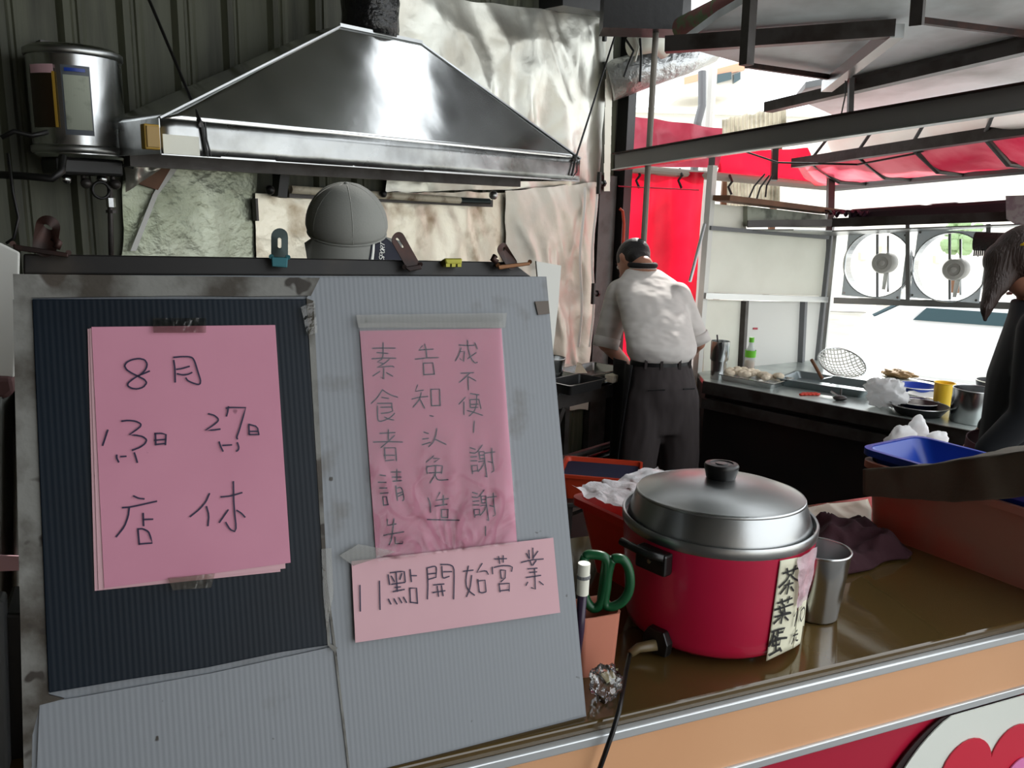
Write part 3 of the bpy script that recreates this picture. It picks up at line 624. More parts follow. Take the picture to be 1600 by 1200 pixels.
clip((75, 354), (70, 384), .0115, (75, 354), (75, 355), .0042, [(20, 381), (107, 395), (106, 402), (22, 390)], m_rust, m_rust, 'rusty clip with round hole at the left end of the board top', [(84, 372), (92, 380), (88, 388)], False)
clip((437, 370), (437, 400), .0095, (437, 374), (437, 386), .0022, [(424, 401), (450, 402), (449, 418), (425, 416)], m_tealdk, m_teal, 'dark clip with teal jaw left of the cap')
clip((623, 375), (644, 412), .009, (621, 374), (629, 386), .002, [(632, 417), (657, 413), (660, 420), (640, 424)], m_rust, m_rust, 'brown slanted clip just right of the cap brim')
clip((786, 390), (800, 412), .0082, (787, 389), (787.5, 390), .0024, [(778, 414), (828, 409), (829, 414), (780, 421)], m_rust, M('brass_jaw', (110, 74, 46), .4, metal=.6), 'rusty clip with round hole near the right end of the board top', [(774, 400), (770, 405), (777, 410)])
t = thing('binder_clip', 'small yellow clip on the board top between two rusty clips', 'clip', bp(710, 410))
mk('clip_body', slab([(694, 403), (723, 403), (722, 413), (697, 413)], .008, .03), m_gold, t, bev=.002)
for x in (700, 709, 718): mk('clip_tooth', slab([(x - 3, 412), (x + 3, 412), (x + 3, 417), (x - 3, 417)], .008, .002), m_gold, t)
# white card behind the board, things at its left
p0 = W(852, 480, 1.17)
b = B().prism([pln(x, y, p0, BB) for x, y in ((838, 408), (877, 415), (872, 480), (862, 566), (850, 575), (846, 500))], BB * .004)
tag(mk('white_card', b, m_white), 'pale card standing behind the right edge of the notice board', 'card')
p0 = W(20, 600, 1.12)
def lp(x, y, o=0): return pln(x, y, p0 - BB * o, BB)
b = B().prism([lp(x, y) for x, y in ((-60, 378), (0, 380), (30, 395), (28, 480), (22, 590), (-60, 590))], BB * .01)
tag(mk('white_board', b, m_white, bev=.002), 'white panel behind the left edge of the notice board', 'panel')
b = B().prism([lp(x, y, .01) for x, y in ((-40, 588), (20, 590), (24, 612), (10, 624), (-40, 622))], BB * .05)
tag(mk('brown_roll', b, M('dusky_brown', (96, 66, 66), .7), bev=.006), 'brown rolled rim above the grey folded tarp at far left', 'roll')
def fold(u, v):
    x = -50 + 88 * u; y = 618 + 350 * v
    return lp(x, y) + BB * (.03 * sin(u * 19 + v) + .02) + Z * .0
b = B().grid(fold, 40, 12); tag(mk('folded_tarp', b, M('grey_tarp', (120, 120, 116), .45, var=((84, 86, 80), 9, .4, .6)), smooth=True, solid=.003), 'grey folded tarp standing left of the notice board', 'tarp')
b = B().prism([lp(x, y, .02) for x, y in ((-20, 866), (34, 868), (33, 890), (-20, 892))], -BB * .003)
tag(mk('pink_slip', b, m_pink2), 'pink paper slip at the far left edge, on the grey tarp', 'paper')
p0 = W(20, 1000, .92)
b = B().prism([lp(x, y, -.02) for x, y in ((4, 960), (46, 960), (46, 1330), (-10, 1330))], BB * .08)
tag(mk('black_box', b, m_black, bev=.004), 'black box standing on the counter left of the notice board', 'box')
b = B().prism([lp(x, y, .0) for x, y in ((-60, 940), (6, 940), (14, 1200), (16, 1330), (-60, 1330))], BB * .03)
tag(mk('grey_case', b, m_grey, bev=.004), 'grey case at the bottom left corner beside the black box', 'case')
# ------------------------------------------------------------------ rice cooker
CC = V((.33, 1.22, CZ))
ck = thing('rice_cooker', 'crimson electric rice cooker with domed aluminium lid', 'rice cooker', CC)
RB0, RB1 = .1375, .1475
def rad(z): return RB0 + (RB1 - RB0) * min(1, max(0, (z - .02) / .145))
mk('body', B().lathe([(.10, .008), (.125, .01), (.134, .018), (.1375, .03), (.1435, .11), (.1482, .178), (.145, .178), (.13, .02), (.1, .018)], CC, 72), m_cook, ck, auto=50)
mk('rim', B().lathe([(.1480, .175), (.1495, .177), (.1502, .189), (.1488, .192), (.1458, .191), (.1452, .176)], CC, 72), m_alu, ck, auto=50)
lt = radians(0); LX = V((cos(lt), 0, -sin(lt))); LZ = V((sin(lt), .05, cos(lt))).normalized(); LY = LZ.cross(LX).normalized(); LX = LY.cross(LZ)
LC = CC + Z * .184
lidp = [(.1395, -.012), (.1420, -.006), (.1415, .0), (.1295, .037), (.1275, .0415), (.122, .0432), (.105, .0495), (.07, .0575), (.03, .0625), (.008, .063)]
mk('lid', B().lathe(lidp, LC, 72, (LX, LY, LZ)), M('lid_aluminium', (176, 178, 178), .3, metal=1, rvar=.08, bump=.02, bs=50), ck, auto=30)
mk('lid_shoulder', B().lathe([(.1295, .0370), (.1294, .0395), (.1275, .0422), (.1272, .041)], LC, 72, (LX, LY, LZ)), m_alu, ck, smooth=True)
kb_ = LC + LZ * .061
mk('knob', B().lathe([(.020, 0), (.0225, .003), (.0265, .019), (.0268, .022), (.025, .025), (.018, .026), (.0175, .0245), (.010, .0245), (.0095, .026), (.002, .026)], kb_, 32, (LX, LY, LZ)), m_bake, ck, auto=40)
for k in range(3):
    a = 2 * pi * k / 3 - 1.2; mk('foot', B().lathe([(.012, 0), (.013, .004), (.012, .01)], CC + V((cos(a) * .1, sin(a) * .1, 0)), 12), m_bake, ck)
def onc(x, y, off=0):
    r = ray(x, y); lo, hi = .5, (CC - CAM).dot(FWD)
    f = lambda t: (lambda p: (V((p.x - CC.x, p.y - CC.y, 0)).length - rad(p.z - CZ) - off))(CAM + r * t)
    for _ in range(40):
        m_ = (lo + hi) / 2
        if f(m_) > 0: lo = m_
        else: hi = m_
    return CAM + r * lo
def cn(p): return V((p.x - CC.x, p.y - CC.y, 0)).normalized()
def tang(p): n = cn(p); return V((-n.y, n.x, 0))
h0_ = onc(1027, 872); n_ = cn(h0_); t_ = tang(h0_)
mk('side_handle', B().box(h0_ + n_ * .008 + Z * 0, (.056, .02, .034), (t_, n_, Z)), m_bake, ck, bev=.004)
mk('handle_grip', B().tube([h0_ + n_ * .016 + t_ * .024 + Z * .012, h0_ + n_ * .026 + Z * .013, h0_ + n_ * .024 - t_ * .05 + Z * .016], .006, 10), m_bake, ck, smooth=True)
mk('screw', B().tube([h0_ + n_ * .017, h0_ + n_ * .0195], .0035, 12), m_steel, ck)
h1_ = CC + V((n_.x * -1, n_.y * -1, 0)) * .145 + Z * .14
mk('side_handle', B().box(h1_ - n_ * .008, (.056, .02, .034), (t_, n_, Z)), m_bake, ck, bev=.004)
s0 = onc(1032, 998); ns = cn(s0); ts = tang(s0)
mk('power_socket', B().prism([s0 + ts * a + Z * z - ns * .004 for a, z in ((-.024, -.02), (.018, -.02), (.02, .0), (.012, .018), (-.016, .018), (-.024, .004))], ns * .016), m_bake, ck, bev=.002)
cord = [s0 + ns * .01 - ts * .0 - Z * .006, hz(998, 1012, CZ + .014), hz(984, 1022, CZ + .010)]
mk('plug', B().tube(cord, [.009, .0075, .006], 10), M('dull_brass_plug', (104, 88, 60), .4), ck, smooth=True)
smoothp_ = lambda q: q
cpts = [cord[-1], hz(978, 1050, CZ + .008), hz(973, 1080, CZ + .007), cface(967, 1112, .012), cface(958, 1142, .022), cface(946, 1176, .024), cface(936, 1204, .024), cface(926, 1250, .022)]
cpts = [cpts[max(0, min(len(cpts) - 1, i))] for i in range(len(cpts))]
mk('power_cord', B().tube(smoothp_(cpts), .0033, 10), m_cord, ck, smooth=True)
def cpatch(c4, off, nu=12, nv=16, wr=0):
    def fn(u, v):
        x = c4[0][0] * (1 - u) * (1 - v) + c4[1][0] * u * (1 - v) + c4[2][0] * u * v + c4[3][0] * (1 - u) * v
        y = c4[0][1] * (1 - u) * (1 - v) + c4[1][1] * u * (1 - v) + c4[2][1] * u * v + c4[3][1] * (1 - u) * v
        p = onc(x, y, off); return p + cn(p) * wr * ridge((p.x + p.y, p.z), 30, 5)
    return B().grid(fn, nu, nv)
plb = tag(mk('price_label', cpatch([(1219, 876), (1252, 870), (1240, 1012), (1197, 1033)], .002), m_label, smooth=True, solid=.0004), 'cream paper label with brush writing on the cooker side', 'label')
mk('price_slip', cpatch([(1249, 940), (1261, 930), (1254, 1003), (1239, 1013)], .0028), m_label, plb, smooth=True, solid=.0004)
mk('plastic_wrap', cpatch([(1246, 873), (1275, 852), (1262, 930), (1244, 950)], .006, 20, 30, .004), M('pinkish_film', (214, 190, 198), .2, alpha=.75, bump=.6, bs=40), plb, smooth=True)
def wc(ox, oy, chars, w, off=.0042):
    for c in chars: write(plb, ox, oy, 13.333, c, lambda x, y: onc(x, y, off), cn, w, m_brush)
wc(1180, 870, ["585,350 660,325 900,235;665,245 690,375;850,185 785,360;720,370 660,490 500,640;740,370 820,460 910,500;620,600 790,545;715,490 690,640 660,775;640,630 525,775;750,625 800,710",
   "470,970 600,930 770,860;555,885 580,1000;715,830 680,960;410,1110 600,1050 790,985;510,1030 540,1190 730,1160;600,1000 620,1150;415,1257 560,1217 745,1172;590,1127 560,1267 540,1387;520,1267 390,1397;620,1247 690,1322"], .0030)
wc(1180, 950, ["350,500 490,450 620,420 570,500;480,450 470,590;480,520 580,500;390,520 370,640 285,800;400,590 480,640 660,620;360,690 370,790;360,700 530,650 500,770;370,790 500,760;440,620 430,900;300,985 520,860;510,830 545,900"], .0034)
wc(1180, 950, ["810,170 880,50 820,380", "1010,-10 950,60 930,200 960,280 1010,180 1035,30 1010,-20", "850,490 875,465;790,580 890,540;820,590 760,750;850,600 850,680 890,670"], .0027, .0062)
# steel cup
SCp = hz(1272, 961, CZ)
c = thing('steel_cup', 'tall stainless steel cup on the counter right of the rice cooker', 'cup', SCp)
mk('cup_wall', B().lathe([(.034, .001), (.0365, .004), (.047, .118), (.0455, .118), (.0355, .006), (.005, .005)], SCp, 48), m_steel, c, auto=60)
mk('rolled_rim', B().lathe([(.0465 + .002 * cos(t * pi / 4), .118 + .002 * sin(t * pi / 4)) for t in range(8)], SCp, 48, closed=True), m_steel, c, smooth=True)
def smoothp(pts, closed=False, k=5):
    n = len(pts); out = []
    for i in range(n if closed else n - 1):
        p0, p1, p2, p3 = (pts[(i - 1) % n] if closed or i > 0 else pts[0]), pts[i], pts[(i + 1) % n], (pts[(i + 2) % n] if closed or i + 2 < n else pts[-1])
        for j in range(k):
            t = j / k; out.append(.5 * ((2 * p1) + (p2 - p0) * t + (2 * p0 - 5 * p1 + 4 * p2 - p3) * t * t + (3 * p1 - p0 - 3 * p2 + p3) * t ** 3))
    out.append(out[0].copy() if closed else pts[-1]); return out
# pen holder, scissors, pen
HC = hz(936, 1058, CZ)
def rrect(c, X, Y, hx_, hy_, r, n=5):
    out = []
    for sx, sy, a0 in ((1, 1, 0), (-1, 1, pi / 2), (-1, -1, pi), (1, -1, 1.5 * pi)):
        for i in range(n + 1):
            a = a0 + pi / 2 * i / n; out.append(c + X * (sx * (hx_ - r) + r * cos(a)) + Y * (sy * (hy_ - r) + r * sin(a)))
    return out
t = thing('pen_holder', 'salmon pink plastic pen holder between notice board and cooker', 'pen holder', HC)
Hm = HC + CB * .03
mk('holder_body', B().loft([rrect(Hm + Z * z, CE, CB, a, a * .9, .01) for a, z in ((.028, 0), (.0295, .004), (.033, .092), (.0335, .094), (.031, .094), (.027, .01))]), m_holder, t, auto=40)
ST = Hm + Z * .05
t = thing('scissors', 'green handled scissors standing in the pen holder', 'scissors', ST)
NS = (CAM - Hm); NS.z = 0; NS.normalize(); SX = V((-NS.y, NS.x, 0)); SX = -SX if SX.x < 0 else SX
def spx(x, y): return pln(x, y, Hm, NS)
for lo in (((958, 872), (975, 874), (984, 895), (983, 920), (972, 938), (955, 946), (945, 940), (948, 915), (951, 890)),
           ((915, 868), (930, 865), (946, 870), (950, 885), (946, 915), (938, 942), (926, 948), (914, 930), (910, 895))):
    P = smoothp([spx(*q) + NS * .004 for q in lo], True)
    mk('handle_loop', B().tube(P, .0068, 10), m_green, t, smooth=True)
mk('handle_bar', B().bar(spx(950, 868), spx(940, 948), .008, .016, SX), m_green, t, bev=.003)
mk('blade', B().bar(spx(940, 945) - NS * .004, spx(938, 1020) - NS * .004, .002, .012, SX), m_steel, t); mk('blade', B().bar(spx(946, 945), spx(942, 1020), .002, .012, SX), m_steel, t)
p0 = hz(905, 1062, CZ) + Z * .0
pn0 = pln(911, 878, Hm - CB * .045, NS)
t = thing('marker_pen', 'dark purple pen with a white cap leaning between board and scissors', 'pen', pn0)
def mpx(x, y): return pln(x, y, Hm - CB * .045, NS)
mk('pen_cap', B().tube([mpx(913, 880), mpx(910, 928)], .0085, 14), m_cream, t, auto=40); mk('cap_ring', B().tube([mpx(912, 898), mpx(912, 903)], .0092, 14), m_grey, t)
mk('pen_barrel', B().tube([mpx(910, 928), mpx(906, 985), mpx(903, 1042)], [.0065, .0065, .002], 12), M('purple_barrel', (50, 34, 58), .3), t, smooth=True)
def crumple(name, c, ex, ey, ez, m, lab, cat, n=26, sd=1, amp=.5, kind=None):
    def fn(u, v):
        th = 2 * pi * u; ph = pi * (.04 + .92 * v); d = V((sin(ph) * cos(th), sin(ph) * sin(th), -cos(ph)))
        q = V((d.x * 2.2 + sd, d.y * 2.2, d.z * 2.2)); k = 1 + amp * (noise.noise(q) + .6 * abs(noise.noise(q * 2.3)) - .2 + .35 * noise.noise(q * 5))
        return c + ex * (d.x * k) + ey * (d.y * k) + Z * (max(0.0, ez * (1 + d.z * k) if name != 'x' else 0))
    b = B().grid(fn, n * 2, n); o = mk(name, b, m, smooth=True)
    return tag(o, lab, cat)
crumple('plastic_wrapper', hz(945, 1092, CZ), CE * .022, CB * .022, .024, m_bag, 'crumpled clear wrapper on the counter below the pen holder', 'wrapper', 24, 3, .32)
b = B().prism([hz(935, 1052, CZ + .002), hz(966, 1046, CZ + .002), hz(962, 1060, CZ + .002), hz(948, 1068, CZ + .002)], Z * .002)
tag(mk('tape_piece', b, M('pale_green_tape', (186, 190, 150), .4)), 'pale green tape piece at the foot of the pen holder', 'tape')
# red tub with plastic bag behind the cooker
def tub(name, lab, cat, c, X, Y, hx_, hy_, h, m, taper=.82, r=.02, lip=.008, inner=None, grp=None):
    t = thing(name, lab, cat, c, grp)
    def rg(s, z, dd=0): return rrect(c + Z * z, X, Y, hx_ * s + dd, hy_ * s + dd, r)
    mk('tub_wall', B().loft([rg(taper, 0), rg(1, h), rg(1, h, -.003), rg(taper, .006, -.004)]), m, t, auto=40)
    mk('tub_lip', B().loft([rg(1, h - .012, .0), rg(1, h - .012, lip), rg(1, h + .002, lip), rg(1, h + .002, -.002), rg(1, h - .004, -.002)], cap=False), m, t, auto=40)
    if inner: mk('tub_lining', B().loft([rg(taper, .007, -.006), rg(taper + (1 - taper) * .85, h * .85, -.006)]), inner, t)
    return t
A_ = hz(893, 776, 1.085); B_ = hz(975, 814, 1.085); dX = (B_ - A_).normalized(); dY = V((-dX.y, dX.x, 0))
cT = A_ + dX * .17 + dY * .105; cT.z = CZ
tub('red_basket', 'bright red plastic basket on the counter behind the cooker', 'basket', cT, dX, dY, .165, .1, .135, m_basket, .8)
def bagf(u, v):
    p = cT + dX * ((u - .5) * .33) + dY * ((v - .5) * .22) + Z * .135
    q = V((u * 3, v * 3, 1)); e = min(u, 1 - u, v, 1 - v)
    return p + Z * (.012 + .010 * ridge((u, v), 5, 2) + .010 * noise.noise(q) + .003 * ridge((u, v), 16, 4)) + dY * .02 * noise.noise(q * 3)
pbg = tag(mk('plastic_bag', B().grid(bagf, 50, 40), M('printed_bag', (246, 242, 244), .25, alpha=.85, bump=.5, bs=40), smooth=True), 'clear plastic bag with a pink outline lying in the red basket', 'bag')
def bgp(u, v): return bagf(u, v) + Z * .004
mk('pink_print', B().tube(smoothp([bgp(.7, .06), bgp(.42, .08), bgp(.34, .2), bgp(.34, .6), bgp(.42, .74), bgp(.8, .78)]), .0022, 6), M('pink_print', (226, 50, 92), .4), pbg, smooth=True)
# right hand tubs
P_ = hz(1364, 834, CZ); Q_ = hz(1600, 924, CZ); tX = (Q_ - P_).normalized(); tY = V((-tX.y, tX.x, 0))
cR = P_ + tX * .305 + tY * .115
t = tub('clay_tub', 'long reddish brown plastic tub at the right end of the counter', 'tub', cR, tX, tY, .345, .115, .15, m_crate, .94, .03)
cBl = cR + Z * .098 - tY * .008
tub('blue_tray', 'blue plastic tray stacked on the reddish brown tub', 'tray', cBl, tX, tY, .355, .098, .075, m_blue, .88, .03)
PQ = P_ - tY * .02
def cl(x, y, o=0): return pln(x, y, PQ - tY * o, tY)
def clothf(u, v):
    x = 1350 + 330 * u
    top = 735 - 12 * min(1, u * 2.2) - 26 * max(0, u - .35) / .65; bot = 772 + 12 * sin(min(1, u * 1.2) * pi) - 10 * max(0, u - .7)
    p = cl(x, top + (bot - top) * min(1, v * 1.35) if v < .74 else bot, .006)
    if v < .26:  p = cl(x, top, .006) + tY * ((.03 + .19 * min(1, max(0, (x - 1462) / 40))) * (1 - v / .26)) - Z * .004 * (1 - v / .26)
    else: p = cl(x, top + (bot - top) * (v - .26) / .74, .006)
    return p + tY * (.006 * noise.noise(p * 18)) + Z * .004 * noise.noise(p * 25)
tag(mk('dark_cloth', B().grid(clothf, 60, 30), m_cloth, smooth=True, solid=.006), 'dark grey brown cloth draped over the front of the blue tray', 'cloth')
cW = hz(1425, 722, 1.14)
wbg = B()
for (x, y, rx, rz_, dy, tilt) in ((1404, 686, .036, .036, 0, -.6), (1434, 678, .025, .052, .01, .15), (1455, 692, .022, .042, -.01, .4), (1424, 700, .048, .036, .0, 0)):
    c_ = W(x, y + 4, 2.0) + V((0, dy, 0)); ax_ = (V((cos(tilt), 0, -sin(tilt))), Y1_, V((sin(tilt), 0, cos(tilt)))) if False else (V((cos(tilt), 0, -sin(tilt))), V((0, 1, 0)), V((sin(tilt), 0, cos(tilt))))
    k0 = len(wbg.v); wbg.ball(c_, (rx, .022, rz_), 28, 18, ax_)
    for i in range(k0, len(wbg.v)):
        p = wbg.v[i]; d_ = (p - c_); wbg.v[i] = c_ + d_ * (1 + .5 * noise.noise(p * 26) + .4 * abs(noise.noise(p * 48)))
tag(mk('white_bag', wbg, m_wbag, smooth=True), 'crumpled white plastic bag standing in the blue tray', 'bag')
tg = W(1446, 708, 1.98); tag(mk('tong_handle', B().bar(tg - Z * .09, tg + V((.006, 0, .035)), .006, .003), m_dark), 'small grey metal handle end in front of the white bag', 'handle')
def lump(name, c4, z, amp, m, lab, cat, sd, n=30, freq=5):
    q = [hz(*c, z) for c in c4]
    def fn(u, v):
        p = q[0] * (1 - u) * (1 - v) + q[1] * u * (1 - v) + q[2] * u * v + q[3] * (1 - u) * v
        e = min(1, 6 * min(u, 1 - u, v, 1 - v)); w = V((noise.noise(p * 9 + V((sd, 0, 0))), noise.noise(p * 9 + V((0, sd, 0))), 0)) * (.05 if 'maroon' in name else .02)
        return p + w + Z * (.003 + amp * e * (ridge((p.x, p.y), freq, sd) * .7 + .3 * ridge((p.x, p.y), freq * 2.6, sd)))
    return tag(mk(name, B().grid(fn, n, n), m, smooth=True, solid=.003), lab, cat)
lump('maroon_cloth', [(1272, 826), (1375, 816), (1412, 880), (1300, 900)], CZ + .001, .045, m_maroon, 'crumpled dark maroon cloth on the counter behind the steel cup', 'cloth', 5, 44, 11)
lump('beige_sheet', [(1245, 797), (1362, 781), (1372, 832), (1268, 822)], CZ + .001, .010, m_beige, 'crinkled beige plastic sheet on the back edge of the counter', 'sheet', 9, 24, 7)
# ------------------------------------------------------------------ back kitchen: bench, partition, fans
KZ = .8
K0 = hz(1100, 595, KZ); K1 = hz(1519, 673, KZ); KA = (K1 - K0).normalized(); KB = V((-KA.y, KA.x, 0))
if KB.y < 0: KB = -KB
KC = W(1293, 400, 4.55); KC.z = 0; KL = W(1103, 400, 4.1); KL.z = 0
K2 = K1 + KA * .25
def at0(p, z): return V((p.x, p.y, z))
FD = V((.75, -.66, 0)).normalized(); KR = KC + FD * 2.2
wk = thing('work_bench', 'long steel topped kitchen bench with dark front under the fans', 'bench', at0(K0, 0))
outl = [K0, K2, K2 + KB * .75, KC, at0(KL, 0)]
mk('bench_top', B().prism([at0(p, KZ - .025) for p in outl], Z * .025), M('bench_steel', (206, 214, 210), .3, metal=.5, var=((150, 158, 156), 5, .4, .7)), wk, bev=.004)
mk('front_lip', B().bar(at0(K0, KZ - .03) - KB * .006, at0(K2, KZ - .03) - KB * .006, .012, .06), m_dark, wk)
mk('front_panel', B().prism([at0(p, 0) for p in (K0 + KB * .03, K2 + KB * .03, K2 + KB * .7, K0 + KB * .7)], Z * (KZ - .026)), m_counter, wk)
mk('side_panel', B().prism([at0(K0, 0) + KB * .02, at0(K0, KZ - .03) + KB * .02, at0(KL, KZ - .03), at0(KL, 0)], KA * .02), m_counter, wk)
mk('back_panel', B().prism([at0(KL, 0), at0(KL, KZ - .03), at0(KC, KZ - .03), at0(KC, 0)], KB * .02), m_counter, wk)
mk('front_rail', B().bar(at0(K0, KZ - .11) + KB * .01, at0(K2, KZ - .11) + KB * .01, .04, .05), m_dark, wk)
WN = (KC - at0(KL, 0)).normalized(); WNn = V((WN.y, -WN.x, 0))
def kw(x, y, o=0): return pln(x, y, at0(KL, 0) + WNn * o, WNn)
FNn = V((FD.y, -FD.x, 0)); FNn = -FNn if FNn.dot(CAM - KC) < 0 else FNn
WNn = -WNn if WNn.dot(CAM - KC) < 0 else WNn
def kf(x, y, o=0): return pln(x, y, KC + FNn * o, FNn)
pw = thing('partition', 'cream panelled partition with metal rails behind the man at right', 'partition', at0(KL, KZ))
def kpan(c4, o, th): return B().prism([kw(x, y, o) for x, y in c4], -WNn * th)
mk('panel', kpan([(1107, 359), (1291, 373), (1290, 463), (1103, 457)], .0, .02), m_cream, pw)
mk('panel', kpan([(1103, 468), (1162, 470), (1155, 600), (1098, 600)], .0, .02), m_cream, pw)
mk('panel', kpan([(1166, 470), (1254, 471), (1248, 600), (1159, 600)], .0, .02), m_white, pw)
mk('panel', kpan([(1258, 471), (1290, 471), (1284, 600), (1252, 600)], .0, .02), m_white, pw)
mk('rail', B().bar(kw(1100, 462, .02), kw(1292, 468, .02), .03, .03), m_alu, pw)
mk('rail', B().bar(kw(1108, 356, .015), kw(1292, 371, .015), .03, .02), m_grey, pw)
for x0, x1, m in ((1164, 1157, m_dark), (1256, 1250, m_grey)): mk('post', B().bar(kw(x0, 470, .01), kw(x1, 600, .01), .03, .03, KB), m, pw)
mk('corner_post', B().bar(at0(KC, KZ), at0(KC, 1.6), .032, .032, FD), m_grey, pw)
mk('red_mark', kpan([(1177, 512), (1184, 512), (1184, 515), (1177, 515)], .004, .003), m_redpan, pw)
mk('end_post', B().bar(at0(KL, .4), at0(KL, 1.83), .045, .03, FD), m_white, pw)
mk('upper_box_panel', kpan([(1109, 318), (1166, 323), (1166, 358), (1110, 354)], .0, .02), m_cream, pw)
sh = thing('shelf', 'steel shelf running above the partition and the two fans', 'shelf', kf(1297, 368))
mk('shelf_board', B().prism([kw(1167, 360, .0), kw(1292, 369), kf(1320, 363), kf(1640, 352), kf(1640, 350, .28), kf(1300, 362, .28), kw(1240, 360, .25)], Z * .006), m_alu, sh)
mk('shelf_edge', B().bar(kf(1300, 348, .28), kf(1640, 336, .28), .01, .045), m_dark, sh); mk('shelf_edge', B().bar(kf(1300, 348, .28), kw(1168, 350, .05), .01, .035), m_dark, sh)
b = B().prism([kw(1168, 322, .03), kw(1290, 336, .03), kw(1290, 356, .03), kw(1168, 354, .03)], -WNn * .1)
tag(mk('storage_box', b, m_palegrn), 'long pale greenish box on the shelf under the brown plank', 'box')
b = B().bar(kw(1122, 309, .05), kw(1300, 331, .05), .16, .025); tag(mk('brown_plank', b, m_brown), 'brown plank lying on top of the pale greenish box', 'plank')
b = B().bar(kf(1330, 341, .12), kf(1640, 322, .12), .12, .09); tag(mk('dark_roll', b, M('maroon_brown', (48, 30, 36), .6), bev=.02), 'long dark maroon bundle lying on the shelf above the fans', 'roll')
lump_c = kf(1322, 340, .2)
b = B().grid(lambda u, v: lump_c + FD * ((u - .5) * .22) + FNn * ((v - .5) * .1) + Z * (.01 + .03 * ridge((u, v), 5, 2)), 24, 14)
tag(mk('purple_bag', b, m_purple, smooth=True), 'shiny purple plastic bag at the left end of the dark bundle', 'bag')
b = B().prism([kf(x, y, .3) for x, y in ((1572, 306), (1640, 304), (1640, 352), (1586, 350), (1573, 342))], FNn * .01)
tag(mk('hanging_card', b, M('grey_card', (136, 130, 128), .7, var=((120, 104, 110), 40, .45, .6))), 'grey printed card hanging in front of the shelf at the right edge', 'card')
rr = kf(1523, 378, .3)
t = thing('fringed_roll', 'dark fringed brush roll hanging below the shelf at right', 'brush', rr)
mk('roll_core', B().tube([kf(1523, 377, .3), kf(1640, 380, .3)], .042, 16), m_stripe if False else M('dark_bristle', (42, 28, 24), .8, bump=1, bs=70, dist=.01), t, smooth=True)
fr = B()
for i in range(26):
    p = kf(1524 + i * 3.2, 384, .3 + .02 * (i % 3)); fr.tube([p, p - Z * (.045 + .01 * random.random())], .004, 4)
mk('fringe', fr, m_hair, t); t.children[-1]['kind'] = 'stuff' if t.children else None
m_fanf = M('fan_frame_grey', (214, 222, 226), .5, metal=.2)
def fanunit(cx, cy, x0, x1, y0, y1, R, lab, hub):
    c = kf(cx, cy, .02); t = thing('wall_fan', lab, 'fan', c, 'wall fans')
    q = [kf(x0, y0, .02), kf(x1, y0 - 2, .02), kf(x1, y1 + 4, .02), kf(x0, y1, .02)]
    n = 48; ci = [c + FD * (R * cos(2 * pi * i / n)) + Z * (R * sin(2 * pi * i / n)) for i in range(n)]
    hw = ((q[1] - q[0]).dot(FD)) / 2; hh = (q[0].z - q[3].z) / 2; mid_ = (q[0] + q[1] + q[2] + q[3]) / 4
    sq_ = []
    for i in range(n):
        a = 2 * pi * i / n; s = 1 / max(abs(cos(a)), abs(sin(a))); sq_.append(mid_ + FD * (hw * cos(a) * s) + Z * (hh * sin(a) * s))
    b = B(); o_ = FNn * -.012
    b.add(ci + sq_ + [p + o_ for p in ci] + [p + o_ for p in sq_], [(j, (j + 1) % n, n + (j + 1) % n, n + j) for j in range(n)] + [(2 * n + j, 3 * n + j, 3 * n + (j + 1) % n, 2 * n + (j + 1) % n) for j in range(n)] + [(n + j, n + (j + 1) % n, 3 * n + (j + 1) % n, 3 * n + j) for j in range(n)])
    mk('fan_frame', b, m_fanf, t)
    mk('fan_ring', B().lathe([(R, -.0), (R + .006, .0), (R + .004, -.09), (R - .002, -.09)], c, 48, (FD, Z, FNn), closed=True), m_steel, t, smooth=True)
    hb = kf(*hub, .07)
    mk('motor', B().lathe([(.045, -.1), (.055, -.09), (.056, -.01), (.05, .0), (.032, .004), (.03, -.002), (.014, -.002), (.012, .01), (.002, .011)], hb, 32, (FD, Z, FNn)), M('motor_grey', (176, 174, 168), .45), t, auto=40)
    mk('strut', B().bar(kf(cx + 1, y0 + 4, -.01), kf(cx + 1, y1, -.01), .014, .01, FD), m_grey, t)
    mk('strut', B().bar(kf(cx + 18, cy - R * 260, -.02), kf(cx + 18, cy + R * 250, -.02), .012, .01, FD), m_alu, t)
    mk('blade_stub', B().prism([hb - FNn * .05 + Z * -.05, hb - FNn * .05 + Z * -.14 + FD * .0, hb - FNn * .04 + Z * -.14 + FD * .02, hb - FNn * .03 + Z * -.05 + FD * .03], FNn * .002), m_alu, t)
    for (u, v) in ((-1, -1), (1, -1), (1, 1), (-1, 1)):
        mk('screw', B().tube([mid_ + FD * (u * hw * .92) + Z * (v * hh * .92) + FNn * .0, mid_ + FD * (u * hw * .92) + Z * (v * hh * .92) + FNn * .004], .006, 8), m_steel, t)
    return t
fanunit(1370, 413, 1320, 1413, 362, 464, .172, 'left wall fan with round opening beside the cream panel', (1378, 411))
fanunit(1483, 418, 1427, 1538, 361, 468, .172, 'right wall fan with round opening, nearer the woman', (1490, 421))
mk_ = B().bar(kf(1304, 469), kf(1660, 480), .03, .035); tag(mk('lower_rail', mk_, m_alu), 'pale metal rail under the two fans', 'rail')
tag(mk('upright', B().bar(kf(1306, 366), kf(1286, 560), .02, .02, FD), m_alu), 'thin pale upright right of the dark corner post', 'upright')
tag(mk('upright', B().bar(kf(1419, 350, .03), kf(1419, 470, .03), .02, .02, FD), m_alu), 'pale upright between the two fans', 'upright')
tag(mk('upright', B().bar(kf(1545, 350, .03), kf(1545, 474, .03), .02, .02, FD), m_alu), 'pale upright right of the right fan', 'upright')
